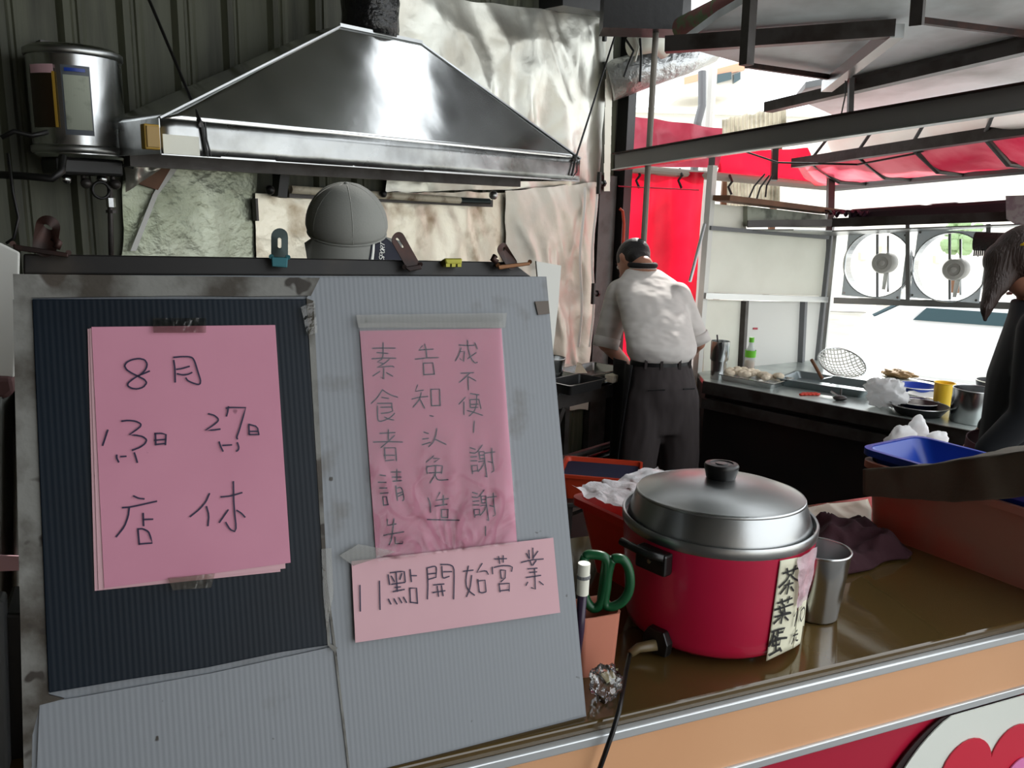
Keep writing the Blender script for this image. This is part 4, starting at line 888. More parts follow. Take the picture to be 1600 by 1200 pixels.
lw_ = W(962, 500, 5.05); struct(mk('wall_right', B().bar(at0(lw_, .3), at0(KL, .3) + V((0, .3, 0)), .05, .6), m_counter))
struct(mk('wall_right', B().bar(at0(KR, .3), at0(KC, .3), .05, .96), m_counter))
# ------------------------------------------------------------------ things on the bench
def K(x, y): return hz(x, y, KZ)
X1, Y1 = V((1, 0, 0)), V((0, 1, 0))
def dish(name, lab, cat, c, R, h, m, m2=None, flare=.75, t_=.004, grp=None):
    t = thing(name, lab, cat, c, grp)
    mk('wall', B().lathe([(R * flare * .9, 0), (R * flare, .002), (R, h), (R - t_, h), (R * flare - t_, .006), (.004, .005)], c, 40), m, t, auto=50)
    mk('rim', B().lathe([(R + .002 * cos(k * pi / 3), h + .002 * sin(k * pi / 3)) for k in range(6)], c, 40, closed=True), m2 or m_steel, t, smooth=True)
    return t
def tray(name, lab, c, X, Y, a, b_, h, m, cat='tray', r=.015):
    t = thing(name, lab, cat, c)
    mk('tray_body', B().loft([rrect(c + Z * z, X, Y, a * s, b_ * s, r) for s, z in ((.92, 0), (1, h), (.985, h), (.9, .004))]), m, t, auto=40)
    mk('tray_lip', B().loft([rrect(c + Z * (h - .002 + dz), X, Y, a + d, b_ + d, r) for d, dz in ((0, 0), (.01, 0), (.01, .003), (0, .003))], cap=False), m, t)
    return t
tc_ = K(1162, 601) + KB * .1
t = tray('food_tray', 'shallow metal tray of pale food near the left end of the bench', tc_, KA, KB, .15, .1, .03, m_steel)
fb_ = B()
for i in range(26):
    fb_.ball(tc_ + KA * random.uniform(-.12, .12) + KB * random.uniform(-.07, .07) + Z * (.032 + .012 * random.random()), (.024, .017, .016), 10, 7)
tag(mk('pale_food', fb_, m_food, smooth=True), 'heap of pale food pieces in the shallow metal tray', 'food', kind='stuff')
cc = K(1113, 594) + KB * .05
t = thing('steel_tumbler', 'tall steel cylinder standing right beside the stooping man', 'tumbler', cc)
mk('tumbler_wall', B().lathe([(.036, 0), (.037, .004), (.038, .09), (.045, .1), (.046, .19), (.044, .19), (.036, .01)], cc, 32), m_steel, t, auto=40); mk('inner_tool', B().tube([cc + Z * .1, cc + Z * .22 - X1 * .02], .004, 8), m_dark, t)
bc = K(1148, 590) + KB * .14
t = thing('drink_bottle', 'plastic drink bottle with lime cap and orange drink', 'bottle', bc)
mk('bottle_body', B().lathe([(.02, 0), (.026, .004), (.027, .1), (.024, .12), (.012, .15), (.011, .17)], bc, 24), m_bottle, t, smooth=True)
mk('drink', B().lathe([(.018, .003), (.024, .006), (.024, .07), (.002, .07)], bc, 24), m_juice, t, auto=40); mk('cap', B().lathe([(.013, .166), (.013, .19), (.002, .191)], bc, 16), m_lime, t, auto=40)
mk('bottle_label', B().lathe([(.0275, .09), (.0278, .09), (.0278, .125), (.0275, .125)], bc, 24, closed=True), m_lime, t)
tc2 = K(1277, 611) + KB * .12
t = tray('baking_tray', 'wide flat grey metal tray under the strainer', tc2, (KA * .96 + KB * .1).normalized(), (KB * .96 - KA * .1).normalized(), .2, .13, .035, M('grey_tray', (140, 150, 152), .35, metal=.6))
# strainer of crossing wires
sc0 = K(1297, 596) + KB * .12 + Z * .035; SA = V((.0, -.5, .86)).normalized(); SXx = V((1, .1, 0)).normalized(); SYy = SA.cross(SXx)
t = thing('strainer', 'round perforated strainer with brown wooden handle tilted on the trays', 'strainer', sc0)
sw = B(); Rr = .118
def spt(a, b_):
    rr2 = min(1, a * a + b_ * b_); return sc0 + Z * .045 + SXx * (Rr * a) + SYy * (Rr * b_) - SA * (.05 * (1 - rr2))
for k in range(-6, 7):
    u = k / 6.5; w_ = sqrt(1 - u * u)
    sw.tube([spt(u, -w_ + 2 * w_ * i / 10) for i in range(11)], .0034, 4); sw.tube([spt(-w_ + 2 * w_ * i / 10, u) for i in range(11)], .0034, 4)
o = mk('mesh', sw, m_white, t); o['kind'] = 'stuff'
mk('ring', B().tube([spt(cos(i * pi / 16), sin(i * pi / 16)) for i in range(33)], .004, 8), m_steel, t, smooth=True)
mk('handle', B().tube([W(1268, 562, 4.02), W(1285, 592, 3.95)], .008, 10), m_brown, t); mk('tang', B().tube([W(1285, 592, 3.95), spt(-.5, -.8)], .004, 8), m_steel, t)
crumple('white_food_bag', K(1374, 640) + KB * .06, KA * .085, KB * .06, .065, m_wbag, 'white plastic bag of pale food lying on the bench', 'bag', 26, 31, .35)
fb_ = B()
for i in range(14): fb_.ball(K(1252 + i * 2, 618 - (i % 3)) + Z * .005, (.012, .009, .005), 8, 5)
tag(mk('red_scraps', fb_, m_meat, smooth=True), 'small scatter of red shreds on the bench left of the ladle', 'food', kind='stuff')
lc = K(1312, 626); t = thing('ladle', 'small dark scoop lying on the bench left of the white bag', 'ladle', lc)
mk('scoop', B().ball(lc + Z * .012, (.032, .022, .012), 16, 8), m_dark, t, smooth=True); mk('ladle_handle', B().tube([lc + Z * .015, lc + Z * .03 - KA * .05 + KB * .02], .005, 8), m_steel, t)
mk('prong', B().tube([lc + KB * .01 + Z * .01, lc + Z * .045 - KA * .02 + KB * .05], .004, 8), m_dark, t)
dish('blue_rimmed_bowl', 'shallow bowl with blue white rim behind the white food bag', 'bowl', K(1415, 619) + KB * .12, .095, .035, m_blue, m_white)
dish('white_plate', 'white plate between the blue rimmed bowl and the yellow cup', 'plate', K(1437, 630) + KB * .1, .085, .025, m_white)
dish('dark_pan', 'large dark round pan beside the steel pot', 'pan', K(1432, 648) + KB * .02, .115, .04, m_black)
dish('blue_plate', 'dark blue dish stacked behind the dark round pan', 'plate', K(1425, 640) + KB * .05, .09, .03, M('navy_dish', (32, 40, 84), .3), m_white)
p_ = K(1464, 640) + KB * .06
t = dish('yellow_cup', 'translucent yellow plastic cup left of the steel pot', 'cup', p_, .042, .11, m_yellow, m_yellow, .85)
p_ = K(1511, 662) + KB * .05
t = thing('steel_pot', 'plain cylindrical steel pot standing on the bench corner', 'pot', p_)
mk('pot_wall', B().lathe([(.077, 0), (.081, .004), (.081, .135), (.079, .135), (.078, .006), (.004, .006)], p_, 40), m_steel, t, auto=50)
mk('pot_handle', B().tube([p_ + KA * .08 + Z * .1, p_ + KA * .11 + Z * .095, p_ + KA * .1 + Z * .05, p_ + KA * .07 + Z * .045], .005, 8), m_steel, t, smooth=True); mk('rolled_rim', B().lathe([(.081 + .002 * cos(k * pi / 3), .136 + .002 * sin(k * pi / 3)) for k in range(6)], p_, 40, closed=True), m_steel, t, smooth=True)
dish('dark_pot', 'dark round pot with pale lid behind the steel pot', 'pot', K(1534, 640) + KB * .2, .09, .1, m_black, m_cream)
crumple('food_pile', K(1375, 600) + KB * .25, KA * .08, KB * .05, .02, M('tan_food', (150, 120, 80), .7, bump=.5, bs=30), 'low tan food pile behind the white food bag', 'food', 18, 9, .4)
# ------------------------------------------------------------------ cooking table left of the man
T0 = hz(868, 612, .82); T1 = hz(1000, 600, .82)
ct = thing('cooking_table', 'dark steel table with lower rails beside the stooping man', 'table', at0(T0, 0))
mk('table_top', B().prism([at0(p, .80) for p in (T0 - HA * .3, T0 + HA * .55, T0 + HA * .55 + HB * .4, T0 - HA * .3 + HB * .4)], Z * .02), m_steel, ct)
mk('apron_rail', B().bar(at0(T0 - HA * .3, .77), at0(T0 + HA * .55, .77), .02, .06), m_dark, ct)
mk('notched_edge', B().bar(at0(T0 - HA * .3, .812) - HB * .01, at0(T0 + HA * .55, .812) - HB * .01, .02, .012), m_steel, ct)
for a in (-.28, .53):
    for o_ in (.02, .38): mk('leg', B().bar(at0(T0 + HA * a + HB * o_, 0), at0(T0 + HA * a + HB * o_, .8), .035, .035, HA), m_dark, ct)
mk('brace', B().bar(at0(T0 + HA * .05, .74), at0(T0 - HA * .12, .42), .025, .025, HB), m_dark, ct)
for z in (.46, .5): mk('lower_rail', B().tube([at0(T0 - HA * .3, z), at0(T0 + HA * .5, z)], .014, 8), m_steel if z < .48 else m_dark, ct)
mk('lower_shelf', B().box(at0(T0 + HA * .12 + HB * .2, .2), (.8, .36, .02), (HA, HB, Z)), m_dark, ct)
p_ = hz(888, 606, .82) + HB * .12; p_.z = .82
dish('sieve_pot', 'steel pot with wire sieve rim on the table behind the notice board', 'pot', p_, .075, .12, m_steel, m_dark, .8)
p_ = hz(905, 612, .82) + HB * .04
tray('black_tray', 'black oven tray at the front of the cooking table', p_ + HA * .02, HA, HB, .12, .07, .045, m_black)
p_ = hz(950, 594, .82) + HB * .1
tray('steel_tray', 'wide steel tray on the cooking table beside the man', p_, HA, HB, .15, .1, .04, m_steel)
b = B().box(hz(958, 597, .82) + Z * .02, (.07, .05, .035), (HA, HB, Z)); tag(mk('tofu_block', b, m_food, bev=.004), 'pale tofu block on the steel tray by the man', 'food')
b = B().prism([hz(903, 583, .86), hz(918, 583, .86), hz(907, 567, .88)], HB * .02); tag(mk('pale_wedge', b, m_food), 'pale wedge leaning between sieve pot and steel tray', 'food')
# orange tub on a stool
oc = hz(945, 748, .52) + V((0, .14, 0)); 
st = thing('low_stool', 'dark low stool carrying the orange tub', 'stool', at0(oc, 0))
mk('seat', B().box(at0(oc, .40), (.34, .28, .02)), m_dark, st, bev=.004)
for a in (-1, 1):
    for c_ in (-1, 1): mk('leg', B().bar(at0(oc, 0) + V((a * .15, c_ * .12, 0)), at0(oc, .39) + V((a * .14, c_ * .11, 0)), .03, .03, X1), m_dark, st)
tub('orange_tub', 'orange red plastic tub with navy lining on the low stool', 'tub', at0(oc, .411), V((.98, -.18, 0)), V((.18, .98, 0)), .165, .13, .11, m_orangetub, .85, .02, inner=M('navy_cloth', (34, 38, 66), .8))
# ------------------------------------------------------------------ awning frame, roof, red fabric
def rod(name, lab, pts, w, m=m_dark, cat='bar', r=None, h=None):
    b = B().tube(pts, r, 10) if r else B().bar(pts[0], pts[-1], w, h or w)
    return tag(mk(name, b, m), lab, cat)
RZ = 2.45
roof = thing('canopy_roof', 'pale flat sheet roof over the right side of the stall', 'roof', hz(1600, 40, RZ))
def rz(x, y, z=None): return pln(x, y, V((0, 1.5, 2.5 + (0 if z is None else z - RZ))), V((0, .1, 1)).normalized())
mk('roof_sheet', B().prism([rz(1062, 72), rz(1170, 102), rz(1330, 124), rz(1258, 138), rz(1244, 155), rz(1318, 187), rz(1600, 142), rz(1800, 110), rz(1800, -160), rz(1300, -160), rz(1180, -5), rz(1120, 30)], Z * .03), m_roof, roof)
rod('roof_beam', 'long dark steel beam across the pale roof, top left to middle', [rz(1040, 70, RZ - .04), rz(1398, 45, RZ - .04)], .05, m_dark, 'beam', h=.06)
rod('roof_beam', 'pale edged steel beam running from the long top beam down to the left', [rz(1402, 48, RZ - .05), rz(1292, 135, RZ - .05)], .05, m_alu, 'beam', h=.05)
rod('roof_beam', 'dark beam slanting up to the right edge under the pale roof', [rz(1200, 168, RZ - .05), rz(1720, 46, RZ - .05)], .06, m_dark, 'beam', h=.05)
rod('roof_beam', 'thin dark beam just above the slanting one at the right', [rz(1330, 126, RZ - .02), rz(1700, 40, RZ - .02)], .04, m_dark, 'beam', h=.03)
rod('rusty_bar', 'thin rusty angle bar from the roof edge under the long top beam', [rz(1166, 102, RZ - .03), rz(1340, 127, RZ - .03)], .022, m_rust, 'bar')
rod('rusty_bar', 'thin rusty angle bar at the upper right below the short hanger', [rz(1430, 31, RZ - .03), rz(1640, 58, RZ - .03)], .022, m_rust, 'bar')
rod('hanger', 'dark vertical hanger dropping across the long top beam', [W(1174, -30, 2.75), W(1166, 102, 2.8)], .035, m_dark, 'hanger')
rod('hanger', 'short dark vertical hanger at the top edge near the right', [W(1438, -40, 2.4), W(1432, 40, 2.45)], .035, m_dark, 'hanger')
rod('hanger', 'thin upright between the slanting beam and the channel beam', [W(1330, 122, 3.6), W(1328, 190, 3.6)], .022, m_dark, 'hanger')
rod('thin_wire', 'thin wire hanging beside the thin upright', [W(1321, 126, 3.55), W(1321, 148, 3.55), W(1313, 186, 3.55)], 0, m_black, 'wire', r=.003)
b0, b1 = W(962, 253, 4.2), W(1720, 133, 2.35)
cb = thing('channel_beam', 'long grey steel channel beam from the black post to the right edge', 'beam', b0)
mk('beam_web', B().bar(b0, b1, .012, .085), M('beam_grey', (128, 124, 122), .4, metal=.3, bump=.1), cb); mk('beam_flange', B().bar(b0 - Z * .04, b1 - Z * .04, .05, .006), m_alu, cb); mk('beam_flange', B().bar(b0 + Z * .04, b1 + Z * .04, .05, .006), m_rust, cb)
g0, g1, g2 = W(966, 262, 4.9), W(1302, 292, 5.0), W(1680, 255, 3.4)
rod('awning_pipe', 'pale pipe along the foot of the red awning, left run', [g0, g1], 0, M('pale_pipe', (168, 160, 150), .5), 'pipe', r=.026)
rod('awning_pipe', 'grey pipe along the foot of the pink awning, right run', [g1, g2], 0, m_grey, 'pipe', r=.028)
d0, d1 = W(1242, 255, 4.6), W(1680, 190, 3.0)
rod('awning_batten', 'thick dark batten between the pale and pink awning strips', [d0, d1], .05, m_dark, 'batten')
rod('awning_cable', 'thin dark cable sagging from the upper right under the awning', [W(1150, 232, 4.3), W(1215, 254, 4.4), W(1340, 257, 4.2), W(1430, 240, 3.8), W(1520, 210, 3.5), W(1640, 155, 3.2)], 0, m_black, 'cable', r=.005)
def strip(name, lab, a0, a1, c0_, c1_, m, sag, nu=40, nv=14, sd=1):
    def fn(u, v):
        p = (a0 * (1 - u) + a1 * u) * (1 - v) + (c0_ * (1 - u) + c1_ * u) * v
        return p - Z * sag * sin(v * pi) * (.5 + .5 * abs(sin(u * pi * 4))) + Z * .012 * noise.noise(p * 7 + V((sd, 0, 0)))
    return tag(mk(name, B().grid(fn, nu, nv), m, smooth=True), lab, 'awning')
s0_, s1_ = W(1200, 215, 4.5), W(1700, 140, 2.75)
strip('pale_awning', 'pale translucent awning strip just under the channel beam', W(1290, 196, 4.4), s1_, W(1262, 250, 4.7), d1, m_awnw, .03)
strip('pink_awning', 'pink red awning strip sloping down to the grey pipe', d0, d1, g1 + V((-.1, 0, 0)), g2, m_awn, .04, sd=4)
strip('red_awning', 'bright red awning corner left of the pink strip', W(1128, 238, 4.9), W(1262, 232, 4.7), W(1120, 272, 5.0), g1, m_red, .02, sd=7)
for k, u in enumerate((.08, .3, .52, .76)):
    p1 = d0 * (1 - u) + d1 * u; p2 = g1 * (1 - u - .12) + g2 * (u + .12)
    rod('awning_rib', ['first rib of the pink awning from the corner post', 'second rib of the pink awning from the corner post', 'third rib of the pink awning from the corner post', 'rib of the pink awning nearest the right edge'][k], [p1, (p1 + p2) / 2 - Z * .05, p2], 0, m_dark, 'rib', r=.014)
    q1 = W(1290, 196, 4.4) * (1 - u) + s1_ * u; rod('awning_rib', ['first rib crossing the pale awning strip from the left', 'second rib crossing the pale awning strip from the left', 'third rib crossing the pale awning strip from the left', 'rib crossing the pale awning strip nearest the right edge'][k], [q1, p1], 0, m_grey, 'rib', r=.008)
for x0, y0, x1, y1, d_, lab in ((1212, 205, 1209, 282, 4.7, 'dark stub post under the channel beam above the cables'), (1299, 250, 1296, 372, 4.6, 'dark corner upright under the awning corner'), (1113, 236, 1110, 290, 4.86, 'small dark stub post left end of the red awning')):
    rod('stub_post', lab, [W(x0, y0, d_), W(x1, y1, d_)], .035, m_dark, 'post')
b = B().grid(lambda u, v: W(968 + (1130 - 968) * u, (178 + 22 * u) + 82 * v * (1 - .25 * u), 5.0) + V((0, .05 * noise.noise(V((u * 4, v * 2, 2))) + .04 * abs(sin(u * 9)), 0)), 40, 16)
tag(mk('maroon_tarp', b, m_redflap, smooth=True), 'dull maroon plastic flap hanging behind the thin pole', 'tarp')
b = B().grid(lambda u, v: at0(W(966 + (1098 - 966) * u, 300, 4.95), 1.84 - 1.6 * v) + V((0, .03 * noise.noise(V((u * 3, v * 3, 5))) + .02 * sin(u * 12), 0)), 40, 40)
tag(mk('red_curtain', b, m_red, smooth=True), 'bright red tarp curtain right of the black post behind the man', 'curtain')
rod('curtain_seam', 'thin horizontal seam cord on the bright red curtain', [W(966, 291, 4.8), W(1092, 297, 4.8)], 0, m_redpan, 'cord', r=.004)
pl0 = W(1016, 200, 4.0)
rod('thin_pole', 'thin grey vertical pole between the black post and the partition', [at0(pl0, .0), at0(pl0, 2.6)], 0, M('worn_pole', (128, 122, 112), .5), 'pole', r=.015)
rod('white_post', 'white upright left of the cream partition', [at0(KL, 1.5) + V((-.06, 0, 0)), at0(KL, 1.95) + V((-.06, 0, 0))], .06, m_white, 'post')
rod('leaning_rod', 'thin pale rod leaning against the partition beside the man', [W(1101, 350, 3.9), W(1078, 440, 3.85)], 0, m_alu, 'rod', r=.008)
rod('orange_hose', 'thin orange gas hose curving beside the black post', [W(968, 326, 4.3), W(973, 330, 4.3), W(975, 350, 4.3), W(973, 400, 4.3)], 0, m_orangetub, 'hose', r=.008)
for k, (a, c_, dd) in enumerate((((1195, 272), (1170, 310), 4.5), ((1202, 274), (1182, 312), 4.5), ((1208, 272), (1196, 308), 4.5))):
    rod('hanging_cable', ['cable hanging from the pale pipe, leftmost of three', 'cable hanging from the pale pipe, middle of three', 'cable hanging from the pale pipe, rightmost of three'][k], [W(*a, dd), W((a[0] + c_[0]) / 2 - 4, (a[1] + c_[1]) / 2, dd), W(*c_, dd)], 0, m_black, 'cable', r=.005)
for k, (x, y) in enumerate(((996, 274), (1062, 274), (1140, 284))):
    rod('cable_tie', ['black tie knot on the pale pipe near the post', 'black tie knot on the pale pipe above the curtain middle', 'black tie knot under the pale pipe above the plank'][k], [W(x, y - 10, 4.93), W(x + 4, y, 4.9), W(x - 2, y + 8, 4.92), W(x + 3, y + 20, 4.92)], 0, m_black, 'tie', r=.008)
# ducts, wires and rolled shade above the post
rod('dark_beam_box', 'dark boxed beam end above the black post', [W(940, 22, 3.9), W(1060, 25, 3.9)], .2, m_black, 'beam', h=.16)
b = B().tube([W(950, 128, 4.6), W(1010, 108, 4.6), W(1070, 92, 4.7), W(1110, 80, 4.9)], [.11, .1, .085, .07], 20)
tag(mk('foil_duct', b, m_silverpipe, smooth=True), 'crinkled silver duct running right from behind the black post', 'duct')
b = B().tube([W(985, 72, 4.2), W(1025, 66, 4.25), W(1040, 78, 4.3)], .05, 16); tag(mk('cream_pipe', b, m_cream, smooth=True), 'cream pipe elbow above the silver duct', 'pipe')
rod('drain_pipe', 'dark flexible drain pipe hanging outside behind the thin pole', [W(1097, 112, 6), W(1097, 165, 6), W(1090, 192, 6), at0(W(1090, 192, 6), 0)], 0, m_grey, 'pipe', r=.03)
rod('white_drain', 'white pipe beside the dark drain pipe', [W(1112, 95, 6.1), at0(W(1112, 195, 6.1), 0)], 0, m_white, 'pipe', r=.045)
for k, pts in enumerate(([(978, 62), (990, 80), (982, 100), (975, 120)], [(990, 52), (998, 74), (992, 96)], [(1000, 60), (1002, 90), (1000, 128)])):
    rod('loose_wire', ['loose dark wire left of the cream pipe elbow', 'pale loose wire across the cream pipe elbow', 'loose wire hanging below the cream pipe elbow'][k], [W(x, y, 4.05) for x, y in pts], 0, m_black if k != 1 else m_cream, 'wire', r=.006)
b = B().tube([W(1066, 44, 3.7), W(1120, 18, 3.4), W(1250, -44, 2.8)], .05, 18); tag(mk('striped_roll', b, m_stripe, smooth=True), 'rolled brown and green striped shade under the roof edge', 'shade')
# ------------------------------------------------------------------ outside
bl = thing('far_building', 'pale building with terracotta band and small windows beyond the stall', 'building', V((6.5, 16, 0)))
BD = 15.0
def fb(x, y, o=0): return pln(x, y, V((0, BD - o, 0)), V((0, 1, 0)))
mk('wall', B().box((6, BD + 1.05, 1.6), (16, 2, 3.4)), m_build, bl)
mk('upper_wall', B().prism([fb(1066, 118), fb(1168, 92), fb(1168, 150), fb(1066, 150)], (0, 2, 0)), m_build, bl)
mk('terracotta_band', B().prism([fb(1070, 121, .05), fb(1164, 96, .05), fb(1164, 109, .05), fb(1070, 131, .05)], (0, .05, 0)), m_buildor, bl)
mk('parapet', B().box((6, BD + .95, 3.32), (16, 2.2, .08)), m_white, bl)
for x0, x1 in ((1121, 1143), (1147, 1157)):
    f_ = mk('window', B().prism([fb(x0, 116, .1), fb(x1, 112, .1), fb(x1, 124, .1), fb(x0, 130, .1)], (0, .15, 0)), m_glass, bl)
for (x0, x1, y0, y1) in ((1345, 1358, 395, 406), (1378, 1396, 385, 400), (1462, 1474, 400, 411)):
    mk('window', B().prism([fb(x0, y0, .05), fb(x1, y0, .05), fb(x1, y1, .05), fb(x0, y1, .05)], (0, .1, 0)), M('shutter', (240, 214, 196), .7), bl)
tr = thing('tree', 'small green tree in front of the far building, seen through the right fan', 'tree', at0(W(1502, 378, 11), 0))
c_ = W(1502, 378, 11); mk('trunk', B().tube([at0(c_, 0), at0(c_, 1.0)], .06, 8), m_brown, tr)
cb_ = B()
for i in range(60):
    cb_.ball(at0(c_, 1.35) + V((random.gauss(0, .08), random.gauss(0, .1), random.gauss(0, .1))), .05 + random.random() * .04, 7, 5)
mk('crown', cb_, m_leaf, tr)
vn = thing('parked_van', 'white van parked outside below the fans', 'van', at0(W(1480, 520, 6.5), 0)); vc = at0(W(1500, 520, 7.5), 0)
VX = V((.9, -.43, 0)).normalized(); VY = V((-VX.y, VX.x, 0))
def vp(a, o_, z): return vc + VX * a + VY * o_ + Z * z
prof = [(-.9, .1), (-.95, .5), (-.75, .66), (-.45, .84), (2.2, .88), (2.3, .1)]
mk('van_body', B().loft([[vp(a, o_, z) for a, z in prof] for o_ in (-.0, 1.4)]), M('van_white', (236, 238, 238), .3, coat=.5), vn, bev=.06)
mk('windscreen', B().prism([vp(-.74, .12, .67), vp(-.74, 1.28, .67), vp(-.5, 1.24, .82), vp(-.5, .16, .82)], V((-.02, 0, .02))), m_glass, vn)
mk('side_window', B().prism([vp(-.4, -.01, .68), vp(.5, -.01, .68), vp(.5, -.01, .80), vp(-.3, -.01, .80)], -VY * .01), m_glass, vn)
for a in (-.4, 1.6): mk('wheel', B().lathe([(.06, -.05), (.18, -.045), (.2, 0), (.18, .045), (.06, .05)], vp(a, .06, .2), 24, (VX, Z, VY)), m_black, vn, auto=40)
t = thing('fence_sheets', 'stack of old translucent corrugated sheets standing outside above the awning pipe', 'sheets', W(1180, 205, 5.6))
def corr(y0, y1, x0, x1, nm, d_):
    prof_ = [(x0 + (x1 - x0) * i / 60) for i in range(61)]
    b = B(); vs = []
    for i, x in enumerate(prof_):
        o_ = V((0, .02 * sin(i * 1.6), 0)); vs += [W(x, y0 + 6 * sin(i * .5) * .3 - (x - x0) * .18, d_) + o_, W(x, y1, d_) + o_]
    b.add(vs, [(2 * i, 2 * i + 1, 2 * i + 3, 2 * i + 2) for i in range(60)]); return mk(nm, b, m_corr, t)
for x_ in (1140, 1220): mk('support_post', B().bar(at0(W(x_, 200, 5.75), 0), W(x_, 192, 5.75), .04, .04, X1), m_brown, t)
corr(186, 222, 1128, 1230, 'corrugated_sheet', 5.6); corr(282, 322, 1136, 1220, 'corrugated_sheet', 5.7)
# ------------------------------------------------------------------ people
m_eye = M('eye_white', (225, 220, 214), .3); m_lip = M('lips', (150, 84, 76), .5)
def ring_(c, a, b_): return (V(c), V(a), V(b_))
def head(t, bsk, c, f, u, r=1.0, hair=m_hair, long=False):
    """skull, jaw, nose and ears go into the body mesh; eyes, brows, lips and hair are parts"""
    f = V(f).normalized(); u = V(u); u = (u - f * u.dot(f)).normalized(); s = f.cross(u)
    P = lambda a, b_, d: c + s * (a * r) + f * (b_ * r) + u * (d * r)
    bsk.ball(c + u * .02 * r, (.074 * r, .092 * r, .092 * r), 24, 14, (s, f, u))
    bsk.ell([(P(0, .022, -.105), s * .018 * r, f * .02 * r), (P(0, .018, -.095), s * .036 * r, f * .05 * r), (P(0, .012, -.06), s * .058 * r, f * .072 * r), (P(0, .0, 0), s * .070 * r, f * .088 * r)], 20)
    bsk.ell([(P(0, .085, .03), s * .008 * r, u * .01 * r), (P(0, .104, -.012), s * .011 * r, u * .012 * r), (P(0, .112, -.028), s * .015 * r, u * .009 * r), (P(0, .085, -.034), s * .014 * r, u * .008 * r)], 10)
    for k in (-1, 1):
        bsk.ball(P(k * .077, -.008, -.008), (.010 * r, .018 * r, .031 * r), 12, 8, (s, f, u))
        mk('eye', B().ball(P(k * .03, .078, .006), .0115 * r, 12, 8), m_eye, t, smooth=True); mk('pupil', B().ball(P(k * .03, .0865, .006), .0052 * r, 10, 6), m_black, t, smooth=True)
        mk('eyebrow', B().tube([P(k * .014, .090, .024), P(k * .03, .091, .029), P(k * .047, .082, .024)], .003 * r, 6), hair, t, smooth=True)
    mk('mouth', B().tube([P(-.022, .082, -.062), P(-.008, .091, -.059), P(0, .092, -.060), P(.008, .091, -.059), P(.022, .082, -.062)], .0038 * r, 8), m_lip, t, smooth=True)
    return s, f, u, P
def limb(b, pts, rs, n=14):
    Q, R_ = [], []
    for i in range(len(pts) - 1):
        for k in range(4):
            a = k / 4; Q.append(V(pts[i]) * (1 - a) + V(pts[i + 1]) * a); R_.append(rs[i] * (1 - a) + rs[i + 1] * a)
    Q.append(V(pts[-1])); R_.append(rs[-1]); b.tube(Q, R_, n)
    for p, r in zip(pts, rs): b.ball(V(p), r * .99, 12, 8)
def hand(t, w, d, pn, side, curl=.5, k=1.0):
    """w wrist, d pointing direction, pn palm normal, side +1/-1 for thumb"""
    d = V(d).normalized(); pn = V(pn); pn = (pn - d * pn.dot(d)).normalized(); s = d.cross(pn) * side
    b = B(); b.ell([(w - d * .01, s * .025 * k, pn * .018 * k), (w + d * .03 * k, s * .036 * k, pn * .016 * k), (w + d * .075 * k, s * .042 * k, pn * .014 * k), (w + d * .092 * k, s * .038 * k, pn * .011 * k)], 16)
    for i, (o, L) in enumerate(((.030, .068), (.0105, .077), (-.0095, .072), (-.029, .056))):
        p = w + d * .082 * k + s * (o * k); v = d; pts = [p]
        for j, fr_ in enumerate((.45, .32, .23)):
            a = curl * (.5 + .35 * j); v = (v * cos(a) - pn * -sin(a)).normalized() if False else (v * cos(a) + pn * sin(a)).normalized(); p = p + v * (L * fr_ * k); pts.append(p)
        b.tube(pts, [.0088 * k, .0086 * k, .0078 * k, .0062 * k], 10); b.ball(pts[-1], .0062 * k, 8, 6); b.ball(pts[1], .0088 * k, 8, 6)
    p = w + d * .02 * k + s * (.028 * k); q = p + (d * .5 + s * .75 + pn * .3).normalized() * .042 * k; z_ = q + (d * .9 + s * .2 + pn * .4).normalized() * .032 * k
    b.tube([p, q, z_], [.0125 * k, .0105 * k, .008 * k], 10); b.ball(z_, .008 * k, 8, 6)
    return mk('hand', b, m_skin, t, smooth=True, sub=1)
def shoe(t, a, f, m=m_black):
    f = V(f).normalized(); s = f.cross(Z)
    a = V((a.x, a.y, 0))
    b = B().loft([rrect(a - f * .07 + Z * z + f * 0, f, s, .01, .03, .009) if False else rrect(a + f * .055 + Z * z, f, s, l, w_, min(w_ * .9, .036)) for z, l, w_ in ((0, .135, .045), (.02, .137, .047), (.05, .125, .043))])
    b.loft([rrect(a + f * o + Z * z, f, s, l, w_, w_ * .9) for z, o, l, w_ in ((.045, .04, .11, .04), (.07, .01, .08, .036), (.09, -.01, .055, .036))])
    return mk('shoe', b, m, t, auto=50)
# --- the stooping man, seen from behind
mp = W(1035, 580, 3.72)
man = thing('person', 'person in white polo and charcoal trousers stooping over the cooking table, seen from behind', 'person', at0(mp, 0))
fm = V((-.28, .96, 0)).normalized(); sm = V((.96, .28, 0)).normalized()
bk = B()
pel = W(1035, 600, 3.74); wai = W(1033, 556, 3.74); che = W(1022, 485, 3.86); shl = W(1013, 440, 3.96); nec = W(1004, 416, 4.03); hd = W(988, 408, 4.1)
bk.ell([(pel - Z * .08, sm * .14, fm * .1), (pel, sm * .155, fm * .11), (wai, sm * .135, fm * .1), (che, sm * .155, fm * .105), (shl, sm * .15, fm * .075), (nec - Z * .005, sm * .06, fm * .06)])
limb(bk, [nec - Z * .03, nec, hd], [.065, .056, .05])
SL, SR = W(966, 458, 3.97), W(1060, 462, 3.93); EL, ER = W(947, 537, 3.98), W(1090, 535, 3.96); WL, WR = W(976, 566, 4.16), W(1066, 560, 4.2)
for a, b_, c_ in ((SL, EL, WL), (SR, ER, WR)): limb(bk, [a, b_, c_], [.058, .042, .03])
HL, HR = pel - sm * .08 - Z * .04, pel + sm * .08 - Z * .04
